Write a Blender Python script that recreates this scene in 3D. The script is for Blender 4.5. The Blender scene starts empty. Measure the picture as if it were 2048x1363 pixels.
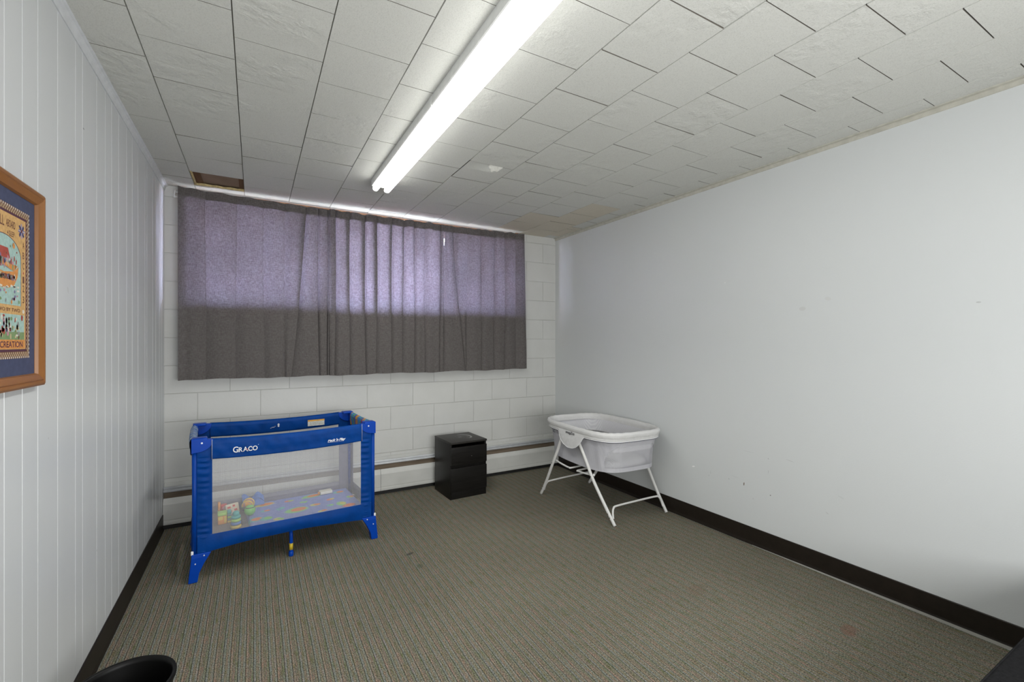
import bpy, bmesh, math, random
from mathutils import Vector, Matrix
random.seed(7)
PI = math.pi
sc = bpy.context.scene
col = sc.collection

# ---------------------------------------------------------------- camera
W, H = 2048.0, 1363.0
F_PX, YAW, CY = 907.96, 29.567, 684.0
cam_d = bpy.data.cameras.new('camera')
cam = bpy.data.objects.new('camera', cam_d)
col.objects.link(cam)
cam_d.sensor_fit = 'HORIZONTAL'
cam_d.sensor_width = 36.0
cam_d.lens = F_PX / W * 36.0
cam_d.shift_y = (CY - H / 2) / W
cam_d.clip_start = 0.02
cam.location = (0, 0, 1.32)
cam.rotation_euler = (math.radians(90), 0, -math.radians(YAW))
sc.camera = cam

# ---------------------------------------------------------------- light set-up
SKY = 62.0            # daylight outside the window
TUBE = 7.5          # fluorescent tubes
GLOW = 44.0           # same strip light, the part thrown down by its white channel
FILL = 95.0          # fill lamp added behind the viewer to lift walls and ceiling
EXPOSURE = 0.20
world = bpy.data.worlds.new('daylight'); sc.world = world
world.use_nodes = True
wb = world.node_tree.nodes['Background']
wb.inputs[0].default_value = (0.66, 0.70, 1.0, 1)
wb.inputs[1].default_value = SKY
fill_d = bpy.data.lights.new('added_rear_fill', 'AREA'); fill_d.shape = 'RECTANGLE'
fill_d.size, fill_d.size_y = 2.0, 1.6
fill_d.energy = FILL; fill_d.color = (1.0, .995, .99)
fill_l = bpy.data.objects.new('added_rear_fill', fill_d); col.objects.link(fill_l)
fill_l.location = (.85, -.80, 1.40); fill_l.rotation_euler = (math.radians(104), 0, 0)
sc.view_settings.view_transform = 'Standard'
sc.view_settings.look = 'None'
sc.view_settings.gamma = 1.0
sc.view_settings.use_curve_mapping = False
sc.view_settings.exposure = EXPOSURE

# ---------------------------------------------------------------- materials
class N:
    """tiny node-building helper"""
    def __init__(s, name):
        s.m = bpy.data.materials.new(name); s.m.use_nodes = True
        s.t = s.m.node_tree; s.t.nodes.clear()
        s.out = s.t.nodes.new('ShaderNodeOutputMaterial')
    def n(s, kind, **kw):
        d = s.t.nodes.new('ShaderNode' + kind)
        for k, v in kw.items(): setattr(d, k, v)
        return d
    def l(s, a, b): s.t.links.new(a, b)
    def put(s, sock, v):
        if isinstance(v, bpy.types.NodeSocket): s.l(v, sock)
        else:
            if sock.type == 'RGBA' and len(v) == 3: v = (*v, 1)
            sock.default_value = v
    def math(s, op, a, b=0.0, c=None):
        d = s.n('Math', operation=op); s.put(d.inputs[0], a); s.put(d.inputs[1], b)
        if c is not None: s.put(d.inputs[2], c)
        return d.outputs[0]
    def coords(s, sc_=(1, 1, 1), loc=(0, 0, 0)):
        tc = s.n('TexCoord'); mp = s.n('Mapping')
        mp.inputs['Scale'].default_value = sc_; mp.inputs['Location'].default_value = loc
        s.l(tc.outputs['Object'], mp.inputs[0]); return mp.outputs[0]
    def xyz(s):
        tc = s.n('TexCoord'); sp = s.n('SeparateXYZ'); s.l(tc.outputs['Object'], sp.inputs[0])
        return sp.outputs[0], sp.outputs[1], sp.outputs[2]
    def noise(s, scale=5, detail=2, vec=None, rough=.5):
        d = s.n('TexNoise'); d.inputs['Scale'].default_value = scale
        d.inputs['Detail'].default_value = detail; d.inputs['Roughness'].default_value = rough
        s.l(vec if vec is not None else s.coords(), d.inputs['Vector']); return d
    def mix(s, f, a, b, mode='MIX'):
        d = s.n('Mix', data_type='RGBA', blend_type=mode)
        s.put(d.inputs[0], f); s.put(d.inputs[6], a); s.put(d.inputs[7], b); return d.outputs[2]
    def ramp(s, f, stops, interp='LINEAR'):
        d = s.n('ValToRGB'); d.color_ramp.interpolation = interp
        e = d.color_ramp.elements
        while len(e) < len(stops): e.new(0.5)
        for el, (p, c) in zip(e, stops):
            el.position = p; el.color = (*c, 1) if len(c) == 3 else c
        s.put(d.inputs[0], f); return d.outputs[0]
    def rng(s, v, a, b, c=0., d=1., smooth=False):
        m = s.n('MapRange'); m.interpolation_type = 'SMOOTHSTEP' if smooth else 'LINEAR'
        s.put(m.inputs[0], v)
        for i, k in enumerate((a, b, c, d)): m.inputs[i + 1].default_value = k
        return m.outputs[0]
    def bump(s, h, dist=.001, strength=1., nrm=None):
        b = s.n('Bump'); b.inputs['Distance'].default_value = dist; b.inputs['Strength'].default_value = strength
        s.l(h, b.inputs['Height'])
        if nrm is not None: s.l(nrm, b.inputs['Normal'])
        return b.outputs[0]
    def bsdf(s, c, rough=.6, metal=0., nrm=None, spec=.5, **kw):
        p = s.n('BsdfPrincipled'); s.put(p.inputs['Base Color'], c)
        s.put(p.inputs['Roughness'], rough); s.put(p.inputs['Metallic'], metal)
        p.inputs['Specular IOR Level'].default_value = spec
        if nrm is not None: s.l(nrm, p.inputs['Normal'])
        for k, v in kw.items(): s.put(p.inputs[k], v)
        return p.outputs[0]
    def done(s, sh): s.l(sh, s.out.inputs[0]); return s.m

def plain(name, c, rough=.55, metal=0., spec=.5, var=.06, scale=30, bump=0.0):
    """a coloured material with a little tonal noise"""
    s = N(name); nz = s.noise(scale, 3)
    f = s.rng(nz.outputs[0], .3, .7, 1 - var, 1 + var)
    cc = s.mix(1.0, c, s.n_col(f) if False else _grey(s, f), 'MULTIPLY')
    nrm = s.bump(nz.outputs[0], bump) if bump else None
    return s.done(s.bsdf(cc, rough, metal, nrm, spec))
def _grey(s, f):
    d = s.n('CombineXYZ')
    for i in range(3): s.l(f, d.inputs[i])
    return d.outputs[0]

def spots(s, base, a, b, marks):
    """small marks with shapes of their own: (ca, cb, ra, rb, angle, colour, strength)"""
    c = base
    for (ca, cb, ra, rb, ang, colr, st) in marks:
        da = s.math('SUBTRACT', a, ca); db = s.math('SUBTRACT', b, cb)
        co, si = math.cos(ang), math.sin(ang)
        u = s.math('DIVIDE', s.math('ADD', s.math('MULTIPLY', da, co), s.math('MULTIPLY', db, si)), ra)
        v = s.math('DIVIDE', s.math('SUBTRACT', s.math('MULTIPLY', db, co), s.math('MULTIPLY', da, si)), rb)
        r = s.math('SQRT', s.math('ADD', s.math('MULTIPLY', u, u), s.math('MULTIPLY', v, v)))
        m = s.rng(r, .7, 1.0, st, 0.0, True)
        c = s.mix(m, c, colr)
    return c

def mat_right():
    s = N('right_wall_paint'); x, y, z = s.xyz()
    nz = s.noise(1.3, 3)
    base = s.mix(nz.outputs[0], (.615, .64, .645), (.645, .665, .665))
    dk = (.12, .11, .1); gy = (.42, .43, .43); wh = (.9, .9, .9)
    base = spots(s, base, y, z, [
        (1.864, .379, .0035, .013, .1, (.1, .06, .02), 1), (2.263, .401, .015, .0055, -.3, wh, .9),
        (1.686, .355, .004, .004, 0, dk, .9), (1.494, 1.519, .022, .014, 0, (.57, .58, .57), .8),
        (1.356, 1.567, .02, .012, .3, (.6, .61, .6), .8), (2.004, 1.732, .006, .005, 0, (.75, .75, .75), .8),
        (1.699, .583, .004, .004, 0, gy, .8), (1.974, .384, .005, .004, 0, gy, .8),
        (2.131, .368, .003, .005, 0, gy, .8), (2.118, .392, .002, .014, 0, gy, .5),
        (1.70, .50, .002, .012, 0, gy, .6), (1.566, .60, .03, .002, .15, gy, .5),
        (1.93, .41, .03, .002, .1, gy, .3), (1.83, .60, .04, .002, 0, gy, .3), (1.36, .35, .01, .004, .5, gy, .4),
        (1.29, .46, .02, .003, .3, gy, .3), (.74, 1.50, .01, .004, 0, gy, .7), (1.80, .30, .005, .005, 0, gy, .4)])
    fine = s.noise(160, 2)
    nrm = s.bump(fine.outputs[0], .0006, .5)
    return s.done(s.bsdf(base, .38, 0, nrm, .45))

def mat_left():
    s = N('left_wall_paint'); x, y, z = s.xyz()
    nz = s.noise(2.0, 2, s.coords((1, 6, .4)))
    base = s.mix(nz.outputs[0], (.585, .605, .615), (.62, .635, .645))
    base = spots(s, base, y, z, [(2.285, 2.124, .010, .003, 0, (.12, .12, .12), .9), (2.12, 1.50, .006, .014, .5, (.45, .45, .42), .5),
        (2.26, 1.44, .006, .004, 0, (.3, .3, .3), .6), (1.95, 1.02, .004, .004, 0, (.4, .4, .4), .6), (2.45, .47, .008, .004, .6, (.35, .35, .35), .5)])
    nrm = s.bump(nz.outputs[0], .001, .3)
    return s.done(s.bsdf(base, .36, 0, nrm, .45))

def mat_block():
    s = N('painted_block_wall'); x, y, z = s.xyz()
    cv = s.n('CombineXYZ')
    s.l(s.math('SUBTRACT', x, 1.659), cv.inputs[0]); s.l(s.math('SUBTRACT', z, .546), cv.inputs[1])
    b = s.n('TexBrick'); b.offset = .5; b.offset_frequency = 2; b.squash = 1.0
    s.l(cv.outputs[0], b.inputs['Vector'])
    b.inputs['Color1'].default_value = (.60, .605, .585, 1); b.inputs['Color2'].default_value = (.57, .575, .56, 1)
    b.inputs['Mortar'].default_value = (.50, .505, .48, 1)
    b.inputs['Scale'].default_value = 1; b.inputs['Mortar Size'].default_value = .0032
    b.inputs['Mortar Smooth'].default_value = .55; b.inputs['Bias'].default_value = 0
    b.inputs['Brick Width'].default_value = .4045; b.inputs['Row Height'].default_value = .2019
    h = s.math('SUBTRACT', 1.0, b.outputs['Fac'])
    n1 = s.noise(45, 4); n2 = s.noise(7, 2)
    h2 = s.math('ADD', h, s.math('ADD', s.math('MULTIPLY', n1.outputs[0], .22), s.math('MULTIPLY', n2.outputs[0], .35)))
    nrm = s.bump(h2, .0035, .8)
    c = s.mix(s.rng(n2.outputs[0], .35, .7), b.outputs['Color'], (.63, .635, .62), 'MIX')
    c = s.mix(.5, b.outputs['Color'], c)
    return s.done(s.bsdf(c, .5, 0, nrm, .4))

def mat_tile(name, tint, rough_bump):
    s = N(name)
    n1 = s.noise(240, 3, rough=.65); n2 = s.noise(14, 4, rough=.6); n3 = s.noise(2.4, 1)
    c = s.mix(n3.outputs[0], tint, tuple(min(1, v * 1.06) for v in tint))
    c = s.mix(s.rng(n1.outputs[0], .36, .50, .30, 0.), c, tuple(v * .6 for v in tint))
    patch = s.rng(s.noise(3.2, 2).outputs[0], .48, .62, 0.0, 1.0)
    w = s.rng(n2.outputs[0], .42, .62, 0., 1.)
    h = s.math('ADD', s.math('MULTIPLY', n1.outputs[0], .5), s.math('MULTIPLY', s.math('MULTIPLY', w, patch), rough_bump))
    nrm = s.bump(h, .0024, .8)
    return s.done(s.bsdf(c, .8, 0, nrm, .2))

def mat_carpet():
    s = N('striped_loop_carpet'); x, y, z = s.xyz()
    wob = s.noise(5.0, 1, s.coords((1, .6, 1)))
    xw = s.math('ADD', x, s.math('MULTIPLY', wob.outputs[0], .006))
    u = s.math('FRACT', s.math('DIVIDE', xw, .0552))
    k = 1 / 6
    strand = s.ramp(u, [(0, (.150, .180, .185)), (k, (.150, .125, .070)), (2 * k, (.165, .185, .165)),
                        (3 * k, (.215, .155, .110)), (4 * k, (.115, .092, .058)), (5 * k, (.125, .142, .082))], 'CONSTANT')
    vn = s.noise(1.0, 2, s.coords((105, 13, 1)), .8)
    hue = s.ramp(vn.outputs[0], [(.30, (.10, .125, .055)), (.44, (.19, .18, .145)), (.52, (.18, .20, .20)), (.60, (.27, .185, .15)), (.70, (.22, .185, .215))])
    c = s.mix(.55, strand, hue)
    fl = s.noise(250, 2, s.coords((1, .7, 1)), .8)
    c = s.mix(1.0, c, _grey(s, s.rng(fl.outputs[0], .32, .68, .15, 2.15)), 'MULTIPLY')
    big = s.noise(1.1, 3)
    c = s.mix(1.0, c, _grey(s, s.rng(big.outputs[0], .3, .7, .9, 1.12)), 'MULTIPLY')
    # grooves between the strands, a deeper one every third strand
    c = s.mix(1.0, c, (1.05, 1.03, .95), "MULTIPLY")
    g1 = s.math('ABSOLUTE', s.math('SUBTRACT', s.math('FRACT', s.math('DIVIDE', xw, .0092)), .5))
    g3 = s.math('ABSOLUTE', s.math('SUBTRACT', s.math('FRACT', s.math('DIVIDE', xw, .0276)), .5))
    d1 = s.rng(g1, .36, .5, 1.0, .68); d3 = s.rng(g3, .42, .5, 1.0, .48)
    c = s.mix(1.0, c, _grey(s, s.math('MULTIPLY', d1, d3)), 'MULTIPLY')
    xx, yy, zz = x, y, z
    c = spots(s, c, x, y, [(.845, 2.78, .03, .016, .4, (.04, .04, .035), .6), (.85, 2.60, .02, .03, 0, (.07, .10, .06), .5),
                           (2.37, 1.05, .06, .035, .3, (.20, .10, .07), .45), (2.05, 1.62, .08, .05, .3, (.19, .12, .08), .25)])
    h = s.math('ADD', s.math('MULTIPLY', d1, .8), s.math('ADD', d3, s.math('MULTIPLY', fl.outputs[0], 1.1)))
    nrm = s.bump(h, .004, .9)
    return s.done(s.bsdf(c, .95, 0, nrm, .1))

def mat_wood(name, a, b, axis=1, rough=.4, scale=10):
    s = N(name); st = [40, 40, 40]; st[axis] = 2.5
    nz = s.noise(1.0, 5, s.coords(tuple(st)), .65)
    c = s.mix(s.rng(nz.outputs[0], .3, .7), a, b)
    return s.done(s.bsdf(c, rough, 0, s.bump(nz.outputs[0], .0006, .5), .4))

def mat_curtain():
    s = N('grey_curtain_weave')
    h = s.noise(1.0, 3, s.coords((50, 50, 360)), .6)
    v = s.noise(1.0, 3, s.coords((420, 420, 50)), .6)
    w = s.math('MULTIPLY', h.outputs[0], v.outputs[0])
    wv = s.rng(w, .16, .36)
    wh = s.rng(h.outputs[0], .42, .6)
    big = s.noise(3, 2)
    dcol = s.mix(wv, (.172, .157, .152), (.232, .214, .206))
    tcol = s.mix(wv, (.026, .018, .023), (.215, .208, .245))
    tcol = s.mix(s.math('MULTIPLY', wh, .25), tcol, (.024, .018, .020))
    tcol = s.mix(1.0, tcol, _grey(s, s.rng(big.outputs[0], .3, .7, .8, 1.2)), 'MULTIPLY')
    nrm = s.bump(w, .0006, .5)
    d = s.bsdf(dcol, .85, 0, nrm, .15)
    t = s.n('BsdfTranslucent'); s.put(t.inputs[0], tcol)
    m = s.n('MixShader'); m.inputs[0].default_value = .42
    s.l(d, m.inputs[1]); s.l(t.outputs[0], m.inputs[2])
    return s.done(m.outputs[0])

def mat_net(name, c, cover=.32, cell=.011):
    s = N(name); x, y, z = s.xyz()
    u = s.math('SINE', s.math('MULTIPLY', s.math('ADD', s.math('ADD', x, y), z), 2 * PI / cell))
    v = s.math('SINE', s.math('MULTIPLY', s.math('SUBTRACT', s.math('ADD', x, y), z), 2 * PI / cell))
    f = s.math('ADD', s.math('MULTIPLY', s.math('MULTIPLY', u, v), .10), cover)
    tr = s.n('BsdfTransparent'); di = s.n('BsdfDiffuse'); s.put(di.inputs[0], c)
    m = s.n('MixShader'); s.l(f, m.inputs[0]); s.l(tr.outputs[0], m.inputs[1]); s.l(di.outputs[0], m.inputs[2])
    return s.done(m.outputs[0])

def mat_emit(name, c, st):
    s = N(name); e = s.n('Emission'); s.put(e.inputs[0], c); e.inputs[1].default_value = st
    return s.done(e.outputs[0])

def mat_glass():
    s = N('window_glass'); tr = s.n('BsdfTransparent'); g = s.n('BsdfGlossy'); g.inputs['Roughness'].default_value = .02
    m = s.n('MixShader'); m.inputs[0].default_value = .07
    s.l(tr.outputs[0], m.inputs[1]); s.l(g.outputs[0], m.inputs[2]); return s.done(m.outputs[0])

def mat_patches(name, base, cols, scale=9, thr=.12, fleck=True):
    """cloth printed with scattered coloured motifs"""
    s = N(name)
    wv = s.coords((1, 1, 1)); vor = s.n('TexVoronoi'); vor.distance = 'CHEBYCHEV'; vor.inputs['Scale'].default_value = scale
    s.l(wv, vor.inputs['Vector']); vor.inputs['Randomness'].default_value = .8
    sp = s.n('SeparateColor'); s.l(vor.outputs['Color'], sp.inputs[0])
    pick = s.ramp(sp.outputs[0], [(i / len(cols), c) for i, c in enumerate(cols)], 'CONSTANT')
    pick2 = s.ramp(sp.outputs[1], [(i / len(cols), c) for i, c in enumerate(cols[::-1])], 'CONSTANT')
    size = s.math('ADD', s.math('MULTIPLY', sp.outputs[2], .22), thr)
    inside = s.math('LESS_THAN', vor.outputs['Distance'], size)
    core = s.math('LESS_THAN', vor.outputs['Distance'], s.math('MULTIPLY', size, .55))
    c = s.mix(inside, base, pick); c = s.mix(core, c, pick2)
    nz = s.noise(60, 2); c = s.mix(1.0, c, _grey(s, s.rng(nz.outputs[0], .3, .7, .9, 1.1)), 'MULTIPLY')
    return s.done(s.bsdf(c, .8, 0, s.bump(s.noise(25, 2).outputs[0], .004, .4), .2))

def mat_stripe(name, cols, period, rough=.8):
    s = N(name); x, y, z = s.xyz()
    u = s.math('FRACT', s.math('DIVIDE', s.math('ADD', y, s.math('MULTIPLY', s.noise(9, 1).outputs[0], .05)), period))
    c = s.ramp(u, [(i / len(cols), k) for i, k in enumerate(cols)], 'CONSTANT')
    nz = s.noise(50, 2)
    c = s.mix(s.rng(nz.outputs[0], .5, .6, 0, .6), c, (.05, .14, .42))
    return s.done(s.bsdf(c, rough, 0, s.bump(nz.outputs[0], .004, .5), .2))

def mat_pinstripe(name, a, b, per=.006):
    s = N(name); x, y, z = s.xyz()
    w = s.math('SINE', s.math('MULTIPLY', s.math('ADD', x, y), 2 * PI / per))
    nz = s.noise(14, 3)
    c = s.mix(s.rng(w, -.4, .8), a, b)
    return s.done(s.bsdf(c, .8, 0, s.bump(nz.outputs[0], .008, .5), .2))

M = {}
M['wall_r'] = mat_right(); M['wall_l'] = mat_left(); M['block'] = mat_block()
M['tile'] = mat_tile('ceiling_tile_white', (.60, .605, .57), 1.2)
M['tile_tan'] = mat_tile('ceiling_tile_stained_tan', (.60, .56, .47), .6)
M['groove'] = plain('tile_gap', (.13, .12, .10), .9)
M['rawfib'] = plain('bare_tile_fibre', (.88, .88, .82), .9, scale=120, bump=.004)
M['carpet'] = mat_carpet()
M['base'] = plain('dark_brown_vinyl', (.015, .011, .008), .45, spec=.28, var=.15)
M['trim_w'] = plain('white_painted_moulding', (.60, .62, .64), .45)
M['trim_y'] = plain('grey_cream_edge_strip', (.50, .49, .43), .5, var=.1)
M['oak'] = mat_wood('window_casing_wood', (.42, .20, .10), (.55, .30, .17), 2)
M['frame_oak'] = mat_wood('honey_oak_frame', (.20, .078, .020), (.30, .125, .034), 2, .4)
M['frame_oak_y'] = mat_wood('honey_oak_rail', (.20, .078, .020), (.30, .125, .034), 1, .4)
M['furring'] = mat_wood('dark_furring_wood', (.10, .05, .022), (.17, .09, .045), 1, .8)
M['board'] = plain('brown_gypsum_back', (.25, .175, .12), .9, var=.12, scale=9)
M['torn'] = plain('yellowed_fibre', (.50, .40, .20), .9, var=.25, scale=60)
M['glass'] = mat_glass()
M['curtain'] = mat_curtain()
M['tube'] = mat_emit('lit_fluorescent_tube', (1.0, 1.0, .965), TUBE)
M['white_metal'] = plain('white_enamel_metal', (.74, .75, .74), .35)
M['heater'] = plain('heater_white_enamel', (.58, .585, .56), .4, var=.05, scale=6)
M['fins'] = mat_wood('heater_inner_brown', (.13, .10, .07), (.24, .19, .14), 0, .8)
M['black'] = plain('black_shadow_metal', (.01, .01, .01), .6)
M['blackwood'] = None
M['blue_fab'] = plain('royal_blue_nylon', (.0, .045, .235), .5, spec=.12, var=.14, scale=14, bump=.003)
M['blue_plas'] = plain('royal_blue_plastic', (.0, .050, .38), .35, spec=.2, var=.03)
M['blue_tube'] = plain('blue_sleeve', (.0, .048, .31), .4, spec=.2, var=.06)
M['lilac'] = plain('lilac_grey_cloth', (.20, .195, .27), .8, var=.08)
M['net'] = mat_net('playpen_net', (.80, .80, .82), .22)
M['net_b'] = mat_net('bassinet_net', (.70, .70, .74), .40, .004)
def mat_pad():
    s = N('play_mat_print'); x, y, z = s.xyz()
    nz = s.noise(40, 2)
    base = s.mix(s.rng(nz.outputs[0], .35, .65), (.20, .25, .56), (.26, .31, .62))
    O, G, Y, T_ = (.80, .20, .05), (.25, .58, .16), (.62, .58, .10), (.14, .45, .45)
    L = []
    for (u, v, a, b, halo, core) in ((.567, .266, .085, .055, G, O), (.399, .496, .075, .035, Y, O), (.707, .502, .085, .038, G, O), (.885, .483, .045, .035, T_, O), (.689, .304, .040, .026, Y, O),
            (.880, .170, .050, .036, O, O), (.842, .225, .035, .050, G, Y), (.321, .232, .060, .048, T_, O), (.380, .212, .042, .046, T_, G), (.445, .160, .035, .030, Y, G), (.551, .480, .035, .022, O, G),
            (.769, .232, .026, .026, T_, G), (.704, .150, .034, .020, Y, O), (.559, .110, .028, .018, O, Y), (.391, .369, .034, .022, T_, O), (.93, .33, .03, .03, G, O), (.48, .36, .03, .03, T_, T_), (.63, .40, .03, .02, G, G), (.80, .36, .03, .022, O, Y)):
        L += [(u, v, a, b, .12, halo, .9), (u + .012, v + .004, a * .66, b * .66, .12, core, .95)]
    c = spots(s, base, x, y, L)
    return s.done(s.bsdf(c, .8, 0, s.bump(s.noise(25, 2).outputs[0], .004, .4), .2))
M['pad'] = mat_pad()
M['endprint'] = mat_stripe('end_rail_print', [(.07, .25, .60), (.12, .40, .45), (.70, .22, .06), (.60, .48, .05), (.35, .05, .15), (.05, .20, .55), (.15, .45, .12)], .16)
M['endprint2'] = mat_stripe('end_rail_print_pale', [(.20, .30, .55), (.30, .42, .45), (.45, .45, .42), (.10, .20, .45)], .05)
M['rivet'] = plain('pale_rivet', (.80, .85, .92), .25, metal=.3)
M['ink_w'] = plain('white_print', (.82, .83, .85), .6, var=.02)
M['ink_r'] = plain('red_print', (.40, .05, .04), .6)
M['piping'] = plain('pale_piping', (.30, .33, .48), .6)
M['grey_nub'] = plain('grey_rubber', (.35, .34, .32), .6)
M['lab_y'] = plain('yellow_sticker', (.62, .45, .03), .5)
M['lab_o'] = plain('orange_sticker_band', (.70, .36, .05), .5)
M['lab_w'] = plain('warning_sticker_white', (.62, .64, .60), .6, var=.25, scale=140)
M['ink_k'] = plain('black_print', (.02, .02, .025), .6)
M['ink_g'] = plain('grey_thread', (.10, .10, .11), .7)
M['bas_rim'] = plain('bassinet_padded_cotton', (.66, .66, .655), .85, var=.03, scale=25, bump=.004)
M['bas_cloth'] = mat_pinstripe('bassinet_striped_cotton', (.475, .475, .51), (.495, .495, .525), .016)
M['bas_in'] = mat_pinstripe('bassinet_lining', (.62, .62, .65), (.70, .70, .72), .012)
M['bas_mat'] = mat_pinstripe('bassinet_mattress_cloth', (.44, .44, .46), (.54, .54, .55), .014)
M['navy'] = plain('navy_piping', (.012, .012, .03), .6)
M['white_tube'] = plain('white_powder_coat', (.70, .70, .68), .35, var=.03)
M['bin'] = plain('black_plastic', (.003, .003, .003), .45, spec=.2, var=.05)
M['char'] = plain('charcoal_upholstery', (.010, .010, .011), .95, spec=.15, var=.35, scale=90, bump=.002)
M['soil'] = plain('outdoor_ground', (.18, .19, .14), .95)
M['soffit'] = plain('brown_eave_boards', (.20, .11, .07), .8)

def mat_blackwood():
    s = N('black_brown_wood_foil')
    nz = s.noise(1.0, 5, s.coords((6, 90, 90)), .6)
    x, y, z = s.xyz()
    c = s.mix(s.rng(nz.outputs[0], .3, .7), (.0065, .006, .0055), (.013, .012, .011))
    return s.done(s.bsdf(c, .36, 0, s.bump(nz.outputs[0], .0004, .5), .18))
def mat_nighttop():
    s = N('worn_black_brown_top'); x, y, z = s.xyz()
    nz = s.noise(1.0, 4, s.coords((6, 90, 90)), .6)
    c = s.mix(s.rng(nz.outputs[0], .3, .7), (.022, .020, .018), (.033, .031, .028))
    # pale ring-shaped wear mark
    dx = s.math('DIVIDE', s.math('SUBTRACT', x, .20), .070); dy = s.math('DIVIDE', s.math('SUBTRACT', y, .19), .085)
    r = s.math('SQRT', s.math('ADD', s.math('MULTIPLY', dx, dx), s.math('MULTIPLY', dy, dy)))
    ring = s.rng(s.math('ABSOLUTE', s.math('SUBTRACT', r, 1.0)), .03, .16, 1.0, 0., True)
    side = s.rng(s.math('ADD', dx, s.math('MULTIPLY', dy, .3)), -.2, .5, 0., 1., True)
    smear = s.rng(s.noise(22, 3).outputs[0], .5, .66, 0., .35)
    inn = s.rng(r, .75, 1.05, 1.0, 0.)
    m = s.math('MAXIMUM', s.math('MULTIPLY', ring, side), s.math('MULTIPLY', smear, inn))
    c = s.mix(s.math('MULTIPLY', m, .75), c, (.45, .45, .44))
    return s.done(s.bsdf(c, .42, 0, None, .22))
M['blackwood'] = mat_blackwood(); M['nighttop'] = mat_nighttop()

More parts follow.
